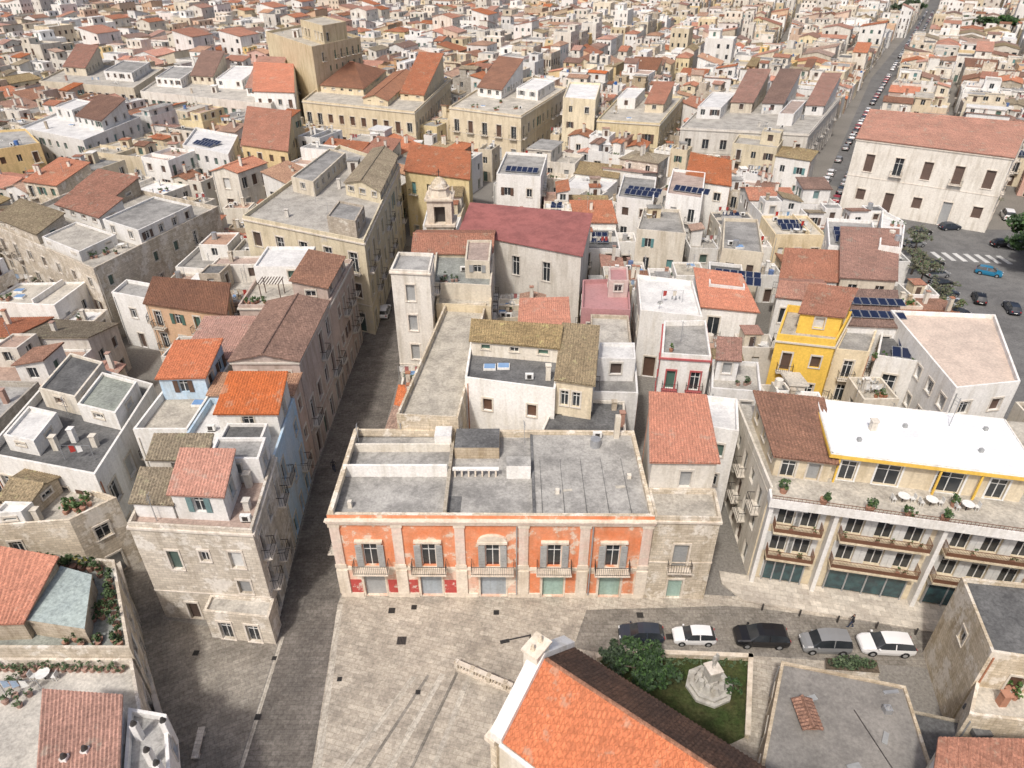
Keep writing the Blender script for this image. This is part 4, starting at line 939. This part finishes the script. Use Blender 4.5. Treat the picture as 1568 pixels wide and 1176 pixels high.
for k in range(5):
    a=P(722-k*22,1028+k*2); b=P(655-k*36,1200)
    l=math.hypot(b[0]-a[0],b[1]-a[1]); w_=.22 if k%2==0 else .12; nx,ny=-(b[1]-a[1])/l*w_,(b[0]-a[0])/l*w_
    sheet('paving_band',[(a[0]+nx,a[1]+ny),(b[0]+nx,b[1]+ny),(b[0]-nx,b[1]-ny),(a[0]-nx,a[1]-ny)],.012,'plaza_band' if k%2==0 else 'road_stone',((b[0]-a[0])/l,(b[1]-a[1])/l))
a=P(517,925); b=P(478,1200); sheet('paving_band',[a,b,(b[0]+.5,b[1]),(a[0]+.5,a[1])],.014,'plaza_band',(0,1))
a=P(430,975); b=P(362,1190); sheet('paving_band',[a,b,(b[0]+.3,b[1]),(a[0]+.3,a[1])],.014,'plaza_band',(0,1))
sheet('road',[P(898,934),P(1110,928),P(1150,930),P(1425,966),P(1700,1010),P(1700,1100),P(1410,1022),P(1150,1004),P(940,1003),P(878,992)],.010,'road_stone')
mb=MB(); mb.dir=d
mb.prism(ccw([Q(-2.6,-.1),Q(40,-.1),Q(40,-3.6),Q(-.6,-3.2),Q(-2.4,-1.6)]),.0,.13,'sidewalk'); mb.finish('sidewalk')
sheet('parking_lot',park,.006,'asphalt')
sheet('avenue',[(76,168),(82,163),(159,312),(245,460),(424,778),(417,784),(238,464),(152,316)],.007,'asphalt')
sheet('cross_road',[(58,140),(70,152),(100,134),(150,150),(150,120),(100,112)],.008,'asphalt')
for k in range(7):
    p=P(1432+k*17,392+k*1.0); sheet('crosswalk_stripe',[(p[0],p[1]-2),(p[0]+.9,p[1]-2),(p[0]+.9,p[1]+2),(p[0],p[1]+2)],.012,'roadpaint')
for u,v,s in ((600,935,.3),(634,930,.25),(615,981,.4),(980,942,.3),(760,938,.25),(1025,975,.3),(640,1060,.2),(300,1000,.25),(395,1098,.25),(520,1040,.2),(420,1008,.2)):
    mb=MB(); p=P(u,v); mb.box(p[0],p[1],.004,s*2,s*2,.02,'iron')
    for k in range(5): mb.box(p[0]-s+s*.33+k*s*.33,p[1],.024,.04,s*1.8,.012,'tyre')
    mb.finish('drain_grate')
G=[P(948,1002),P(1148,1010),P(1143,1128),P(1075,1160),P(915,1010)]
sheet('lawn',G,.02,'lawn')
mb=MB()
for i in range(5):
    if i==2 or i==3: continue
    L,l=frame_of(G[i],G[(i+1)%5]); boxL(mb,L,-.15,l+.15,-.15,.15,0,.5,'palestone'); boxL(mb,L,-.2,l+.2,-.2,.2,.5,.6,'trimstone')
mb.finish('garden_wall')
mb=MB()
for x in [G[0][0]+.4+i*.55 for i in range(19)]: leaves(mb,(x,G[0][1]-.7-(x-G[0][0])*.04,.35),(.4,.3,.35),40,.1,['leaf_a','leaf_b'],R)
mb.finish('hedge')
def person_mesh(name,loc,ang,mats,sc=1.0,walk=True):
    J=[(0,0,.95,.14,.11),(0,.01,1.12,.15,.11),(0,0,1.32,.17,.11),(0,0,1.45,.09,.08),(0,.02,1.54,.06,.06),(0,.03,1.63,.095,.105),(0,.03,1.72,.07,.08)]
    E=[(0,1),(1,2),(2,3),(3,4),(4,5),(5,6)]
    def add(par,pts):
        for p in pts: J.append(p); E.append((par,len(J)-1)); par=len(J)-1
    sw=.22 if walk else .03
    add(0,[(-.1,0,.88,.1,.1),(-.11,sw*.5,.5,.065,.07),(-.11,sw*.9-.05,.1,.045,.05),(-.11,sw*.9+.12,.04,.045,.035)])
    add(0,[(.1,0,.88,.1,.1),(.11,-sw*.1,.5,.065,.07),(.11,-sw,.1,.045,.05),(.11,-sw+.16,.04,.045,.035)])
    add(2,[(-.2,0,1.38,.06,.06),(-.26,-sw*.5,1.12,.045,.045),(-.25,-sw*.5+.08,.88,.035,.035),(-.25,-sw*.5+.1,.78,.035,.025)])
    add(2,[(.2,0,1.38,.06,.06),(.26,sw*.5,1.12,.045,.045),(.25,sw*.8,.88,.035,.035),(.25,sw*.9,.78,.035,.025)])
    me=bpy.data.meshes.new(name); me.from_pydata([j[:3] for j in J],E,[]); o=bpy.data.objects.new(name,me); bpy.context.scene.collection.objects.link(o)
    md=o.modifiers.new('skin','SKIN'); me.skin_vertices.new() if not me.skin_vertices else None
    for i,j in enumerate(J): me.skin_vertices[0].data[i].radius=(j[3],j[4])
    me.skin_vertices[0].data[0].use_root=True
    s=o.modifiers.new('sub','SUBSURF'); s.levels=2; s.render_levels=2
    dg=bpy.context.evaluated_depsgraph_get(); nm=bpy.data.meshes.new_from_object(o.evaluated_get(dg))
    o.modifiers.clear(); o.data=nm
    for m in mats: nm.materials.append(MATS[m])
    for p in nm.polygons:
        p.use_smooth=True; z=p.center.z; x=abs(p.center.x)
        p.material_index=0 if (z>1.5 and not(z>1.68 or p.center.y<0)) or (x>.2 and z<.86 and z>.7) else (1 if z>1.5 else (2 if z>.92 else 3))
    o.location=loc; o.rotation_euler=(0,0,ang); o.scale=(sc,)*3; return o
p=P(1301,962); person_mesh('walking_pedestrian',(p[0],p[1],.132),math.radians(60),['skin','car_black','cloth_dark','cloth_blue'])
p=P(512,722); person_mesh('walking_pedestrian',(p[0],p[1],.012),math.radians(10),['skin','car_black','cloth_dark','cloth_blue'])
mb=MB(); mx,my=15.9,33.6
def ring(r,z,h,n=8,m='statue_stone',r2=None): mb.cyl(mx,my,z,r,h,m,n,r2)
ring(1.9,.02,.25); ring(1.6,.27,.25); ring(1.3,.52,.3,10,'statue_stone',1.15)
for i in range(9):
    a=i*.7; mb.cyl(mx+math.cos(a)*.9,my+math.sin(a)*.9,.8,.4,R.uniform(.3,.6),'statue_stone',6,.22)
ring(.75,.8,.5,8,'statue_stone',.6); mb.box(mx,my,1.3,.95,.95,1.1,'statue_stone',.3); mb.box(mx,my,2.4,1.15,1.15,.15,'trimstone',.3)
mon=mb.finish('stone_monument')
sp_=person_mesh('statue_figure',(0,0,0),math.radians(200),['statue_stone']*4,1.05,False); sp_.parent=mon; sp_.location=(mx,my,2.55); 
def tree(name,x,y,h,r,n,mats,size=.22,trunk=.22,cz=.65):
    mb=MB(); R2=random.Random(int(x*10+y*3))
    def limb(a,b,r0,r1):
        a=Vector(a);b=Vector(b);dd=(b-a).normalized();u=dd.orthogonal().normalized();v=dd.cross(u);n6=6
        A=[tuple(a+(u*math.cos(6.283*i/n6)+v*math.sin(6.283*i/n6))*r0) for i in range(n6)]
        B=[tuple(b+(u*math.cos(6.283*i/n6)+v*math.sin(6.283*i/n6))*r1) for i in range(n6)]
        for i in range(n6): mb.poly([A[i],A[(i+1)%n6],B[(i+1)%n6],B[i]],'bark')
    top=(x+R2.uniform(-.2,.2),y+R2.uniform(-.2,.2),h*.5); limb((x,y,0),top,trunk,trunk*.65)
    for i in range(8):
        a=i*.785+R2.random(); rr=r*R2.uniform(.5,.95); e=(x+math.cos(a)*rr,y+math.sin(a)*rr,h*R2.uniform(.55,.9)); limb(top,e,trunk*.5,.03)
        leaves(mb,e,(r*.42,r*.42,h*.16),n//9,size,mats,R2)
    leaves(mb,(x,y,h*cz+h*.12),(r*.6,r*.6,h*.22),n//3,size,mats,R2)
    mb.finish(name)
tree('evergreen_tree',*P(985,1048),3.8,2.1,2600,['leaf_dark','leaf_dark','leaf_a'],.16)
tree('evergreen_tree',*P(940,1030),3.0,1.3,1200,['leaf_dark','leaf_dark','leaf_a'],.15)
tree('garden_shrub',*P(1120,1060),1.6,.7,400,['leaf_a','leaf_dark'],.1,.08)
for u,v,h,r in ((1398,395,6,2.6),(1404,445,6,2.6),(1428,475,5,2.4),(1395,420,5,2.3),(1440,500,5,2.5),(1500,330,6,3),(1440,330,5,2)): tree('plane_tree',*P(u,v),h,r,700,['leaf_grey','leaf_grey','leaf_b'],.18)
for u,v in ((1578,425),(1600,400),(1575,395)): tree('pine_tree',*P(u,v),9,4.5,3500,['leaf_dark','leaf_dark','leaf_a'],.35)
for u,v in ((1490,60),(1510,62),(1530,58),(1395,30),(1380,34),(90,90),(100,88)): tree('pine_tree',*P(u,v),12,7,1500,['leaf_dark','leaf_a'],.8)
mb=MB(); q=ccw([P(1262,1030),P(1345,1036),P(1340,1016),P(1262,1012)]); mb.prism(q,0,.45,'palestone','soil')
c=bil(q,.5,.5); leaves(mb,(c[0],c[1],.8),(2.0,.6,.4),700,.13,['leaf_a','leaf_b','leaf_dark'],R); mb.finish('planter_bed')
def car(name,x,y,ang,pm,sc=1.0,kind='hatch',z=.012):
    mb=MB()
    S=[(-2.12,.42,.78,.80,.72,.64),(-2.02,.28,.92,.96,.82,.70),(-1.62,.22,.95,1.40,.87,.60),(-.85,.20,.95,1.48,.89,.62),(-.1,.20,.93,1.48,.89,.62),(.38,.20,.92,1.41,.89,.60),(1.08,.20,.92,.98,.88,.72),(1.7,.20,.84,.90,.85,.70),(2.02,.26,.68,.76,.78,.62),(2.12,.40,.58,.62,.68,.55)]
    if kind=='van': S=[(-2.1,.42,.9,1.0,.78,.7),(-2.05,.28,1.0,1.2,.84,.72),(-1.85,.22,1.02,1.72,.88,.66),(-.85,.2,1.02,1.82,.89,.68),(0,.2,1.0,1.82,.89,.68),(.75,.2,.98,1.66,.89,.65),(1.35,.2,.96,1.06,.88,.72),(1.8,.2,.88,.95,.85,.7),(2.05,.28,.7,.76,.78,.62),(2.12,.4,.6,.64,.68,.55)]
    if kind=='wagon': S=[(-2.2,.42,.8,.84,.76,.66),(-2.12,.28,.94,1.0,.84,.72),(-1.8,.22,.96,1.42,.88,.62),(-.9,.2,.95,1.5,.89,.63),(0,.2,.94,1.5,.89,.63),(.45,.2,.93,1.43,.89,.61),(1.15,.2,.93,.99,.88,.73),(1.8,.2,.86,.92,.86,.7),(2.12,.28,.7,.78,.78,.62),(2.22,.4,.6,.64,.68,.55)]
    def ringp(s):
        X,zb,zt,zr,w,wr=s; zm=zb+(zt-zb)*.45
        return [(X,-w*.93,zb),(X,-w,zm),(X,-w*.97,zt),(X,-wr,zr),(X,0,zr+(.03 if zr-zt>.2 else .02)),(X,wr,zr),(X,w*.97,zt),(X,w,zm),(X,w*.93,zb)]
    for i in range(len(S)-1):
        A=ringp(S[i]);B=ringp(S[i+1]); cab=(S[i][3]-S[i][2]>.2) or (S[i+1][3]-S[i+1][2]>.2); both=(S[i][3]-S[i][2]>.2) and (S[i+1][3]-S[i+1][2]>.2)
        for k in range(8):
            m=pm
            if k in (2,5) and cab: m='glass'
            if k in (3,4) and cab and not both: m='glass'
            mb.poly([A[k],B[k],B[k+1],A[k+1]],m)
        mb.poly([A[0],A[8],B[8],B[0]],'tyre')
    mb.poly(ringp(S[0]),pm); mb.poly(list(reversed(ringp(S[-1]))),pm)
    for X in (-.42,):
        for sgn in (-1,1): mb.hexa([(X-.04,sgn*.875,.95),(X+.04,sgn*.875,.95),(X+.04,sgn*.86,.95),(X-.04,sgn*.86,.95),(X-.04,sgn*(.635 if kind!='van' else .7),S[3][3]-.02),(X+.04,sgn*(.635 if kind!='van' else .7),S[3][3]-.02),(X+.04,sgn*.61,S[3][3]-.02),(X-.04,sgn*.61,S[3][3]-.02)],pm)
    for X in (-1.32,1.33):
        for sgn in (-1,1):
            n=14; 
            for r,o,m in ((.37,.885,'tyre'),(.32,.91,'tyre'),(.19,.922,'metal')):
                ringv=[(X+r*math.cos(6.283*i/n),sgn*o,.32+r*math.sin(6.283*i/n)) for i in range(n)]
                mb.poly(ringv,m)
                inn=[(p_[0],sgn*.62,p_[2]) for p_ in ringv]
                if r<.33 and r>.2:
                    for i in range(n): mb.poly([ringv[i],ringv[(i+1)%n],inn[(i+1)%n],inn[i]],'tyre')
    for sgn in (-1,1):
        mb.box(2.04,sgn*.55,.62,.16,.28,.12,'whiteframe'); mb.box(S[0][0]+.02,sgn*.6,.68,.1,.2,.2,'taillight'); mb.box(.95,sgn*.95,.95,.16,.16,.12,pm)
    mb.box(2.13,0,.42,.04,.9,.14,'tyre'); mb.box(S[0][0]-.0,0,.5,.04,.5,.12,'whiteframe')
    o=mb.finish(name); o.location=(x,y,z); o.rotation_euler=(0,0,ang); o.scale=(sc,)*3; return o
for u,v,m,k,an,sc in ((982,968,'car_navy','hatch',3.1,.9),(1063,971,'car_white','hatch',3.12,.85),(1166,973,'car_black','wagon',3.1,1.02),(1264,983,'car_grey','van',3.1,.95),(1357,985,'car_white','wagon',3.08,1.0)):
    p=P(u,v,.7); car('parked_car',p[0],p[1],an,m,sc,k)
cc=['car_grey','car_black','car_silver','car_navy','car_white','car_white','car_red']
for i,(u,v,m,an) in enumerate(((1515,415,'car_blue',-.6),(1455,346,'car_navy',.1),(1410,353,'car_black',.0),(1500,455,'car_black',1.2),(1550,470,'car_navy',1.3),(1428,402,'car_black',.2),(1436,418,'car_grey',.2),(1442,432,'car_black',.2),(1449,448,'car_navy',.2),(1457,462,'car_silver',.2),(1465,478,'car_black',.2),(1475,494,'car_white',.2),(1400,372,'car_grey',.2),(1488,322,'car_silver',1.2),(1535,372,'car_black',.1),(1560,375,'car_grey',.1))):
    p=P(u,v,.7); car('parked_car',p[0],p[1],an,m)
p=P(1543,328,.9); car('white_van',p[0],p[1],1.2,'car_white',1.15,'van')
car('parked_car',-20.4,99,1.57,'car_white')
for i in range(75):
    t=i/75; 
    for o_ in (-2.1,2.1):
        if R.random()<.82:
            x=72+(330-72)*t+o_*.87; y=156+(618-156)*t-o_*.5; car('parked_car',x,y,math.radians(61),R.choice(cc))
# ================================================================= street furniture
mb=MB(); p=P(812,972,6.5); q2=P(766,982,6.5)
mb.cyl(p[0],p[1],0,.1,6.5,'iron',8,.06); mb.cyl(p[0],p[1],0,.2,.5,'iron',8,.14)
L,l=frame_of(p,q2); boxL(mb,L,0,l,-.04,.04,6.42,6.5,'iron'); boxL(mb,L,l-.7,l,-.14,.14,6.34,6.42,'iron'); boxL(mb,L,l-.65,l-.05,-.1,.1,6.3,6.338,'whiteframe'); mb.finish('street_lamp')
mb=MB(); a=P(700,1024); b=P(784,1060); L,l=frame_of(a,b)
boxL(mb,L,0,l,-.16,.16,0,.2,'trimstone'); boxL(mb,L,-.05,l+.05,-.18,.18,.85,1.0,'trimstone')
n=int(l/.28)
for i in range(n+1):
    s=l*i/n; c=L(s,0,0)
    if i%5==0: boxL(mb,L,s-.15,s+.15,-.17,.17,.2,1.1,'palestone')
    else: mb.cyl(c[0],c[1],.2,.06,.32,'palestone',8,.1); mb.cyl(c[0],c[1],.52,.1,.33,'palestone',8,.06)
mb.finish('stone_balustrade')
mb=MB(); p=P(306,1142); 
mb.box(p[0],p[1],.42,.5,2.4,.1,'palestone',.15)
for s in (-.85,.85): mb.box(p[0]-s*.15,p[1]+s,0,.42,.3,.42,'palestone',.15)
mb.finish('stone_bench')
mb=MB(); pl=[P(186,872),P(215,985),P(248,1100),P(292,1230)]
for a,b in zip(pl,pl[1:]):
    L,l=frame_of(a,b); boxL(mb,L,0,l,-.15,.15,0,1.0,'palestone'); boxL(mb,L,0,l,-.2,.2,1.0,1.1,'trimstone')
mb.finish('stone_boundary_wall')
mb=MB()
for (a,b) in (((-20.6,41,7.5),(-15.6,43.5,7.8)),((-20.6,41.5,7.2),(-15.6,43.6,7.4)),((-21.6,52,8),(-15.6,52.5,8.3))):
    for i in range(8):
        t0,t1=i/8,(i+1)/8; s0=lerp(a,b,t0); s1=lerp(a,b,t1); z=lambda t:-.5*4*t*(1-t)
        A=(s0[0],s0[1],s0[2]+z(t0)); B=(s1[0],s1[1],s1[2]+z(t1))
        mb.poly([(A[0],A[1]-.015,A[2]),(B[0],B[1]-.015,B[2]),(B[0],B[1]+.015,B[2]),(A[0],A[1]+.015,A[2])],'iron'); mb.poly([(A[0],A[1],A[2]-.015),(B[0],B[1],B[2]-.015),(B[0],B[1],B[2]+.015),(A[0],A[1],A[2]+.015)],'iron')
mb.finish('overhead_cable')
for i in range(6):
    mb=MB(); q=Q(1+i*3.2,-3.9); mb.cyl(q[0],q[1],0,.09,.75,'iron',8,.07); mb.cyl(q[0],q[1],.75,.1,.1,'iron',8,.03); mb.finish('bollard')

# ================================================================= light, camera
sc=bpy.context.scene
el=math.radians(54); az=math.radians(205)
sd=Vector((math.sin(az)*math.cos(el),math.cos(az)*math.cos(el),math.sin(el)))
lt=bpy.data.lights.new('sun','SUN'); lt.energy=2.8; lt.angle=math.radians(4); lt.color=(1,.955,.895)
so=bpy.data.objects.new('sun',lt); so.rotation_euler=(-sd).to_track_quat('-Z','Y').to_euler(); so.location=(0,0,200); sc.collection.objects.link(so)
w=bpy.data.worlds.new('World'); sc.world=w; w.use_nodes=True; nt=w.node_tree
sky=nt.nodes.new('ShaderNodeTexSky'); sky.sky_type='NISHITA'; sky.sun_disc=False; sky.sun_elevation=el; sky.sun_rotation=az; sky.dust_density=5.0; sky.air_density=.7; sky.ozone_density=.4
nt.links.new(sky.outputs[0],nt.nodes['Background'].inputs[0]); nt.nodes['Background'].inputs[1].default_value=.15
cam=bpy.data.cameras.new('camera'); cam.sensor_width=36; cam.lens=36*FL/1568; cam.clip_end=6000
cam.dof.use_dof=True; cam.dof.focus_distance=72; cam.dof.aperture_fstop=.25
co=bpy.data.objects.new('camera',cam); co.location=(0,0,CH); co.rotation_euler=(math.radians(90)-TH,0,0); sc.collection.objects.link(co); sc.camera=co
sc.view_settings.view_transform='Standard'; sc.view_settings.look='None'; sc.view_settings.exposure=0
print('done',time.time()-T0,len(bpy.data.objects))
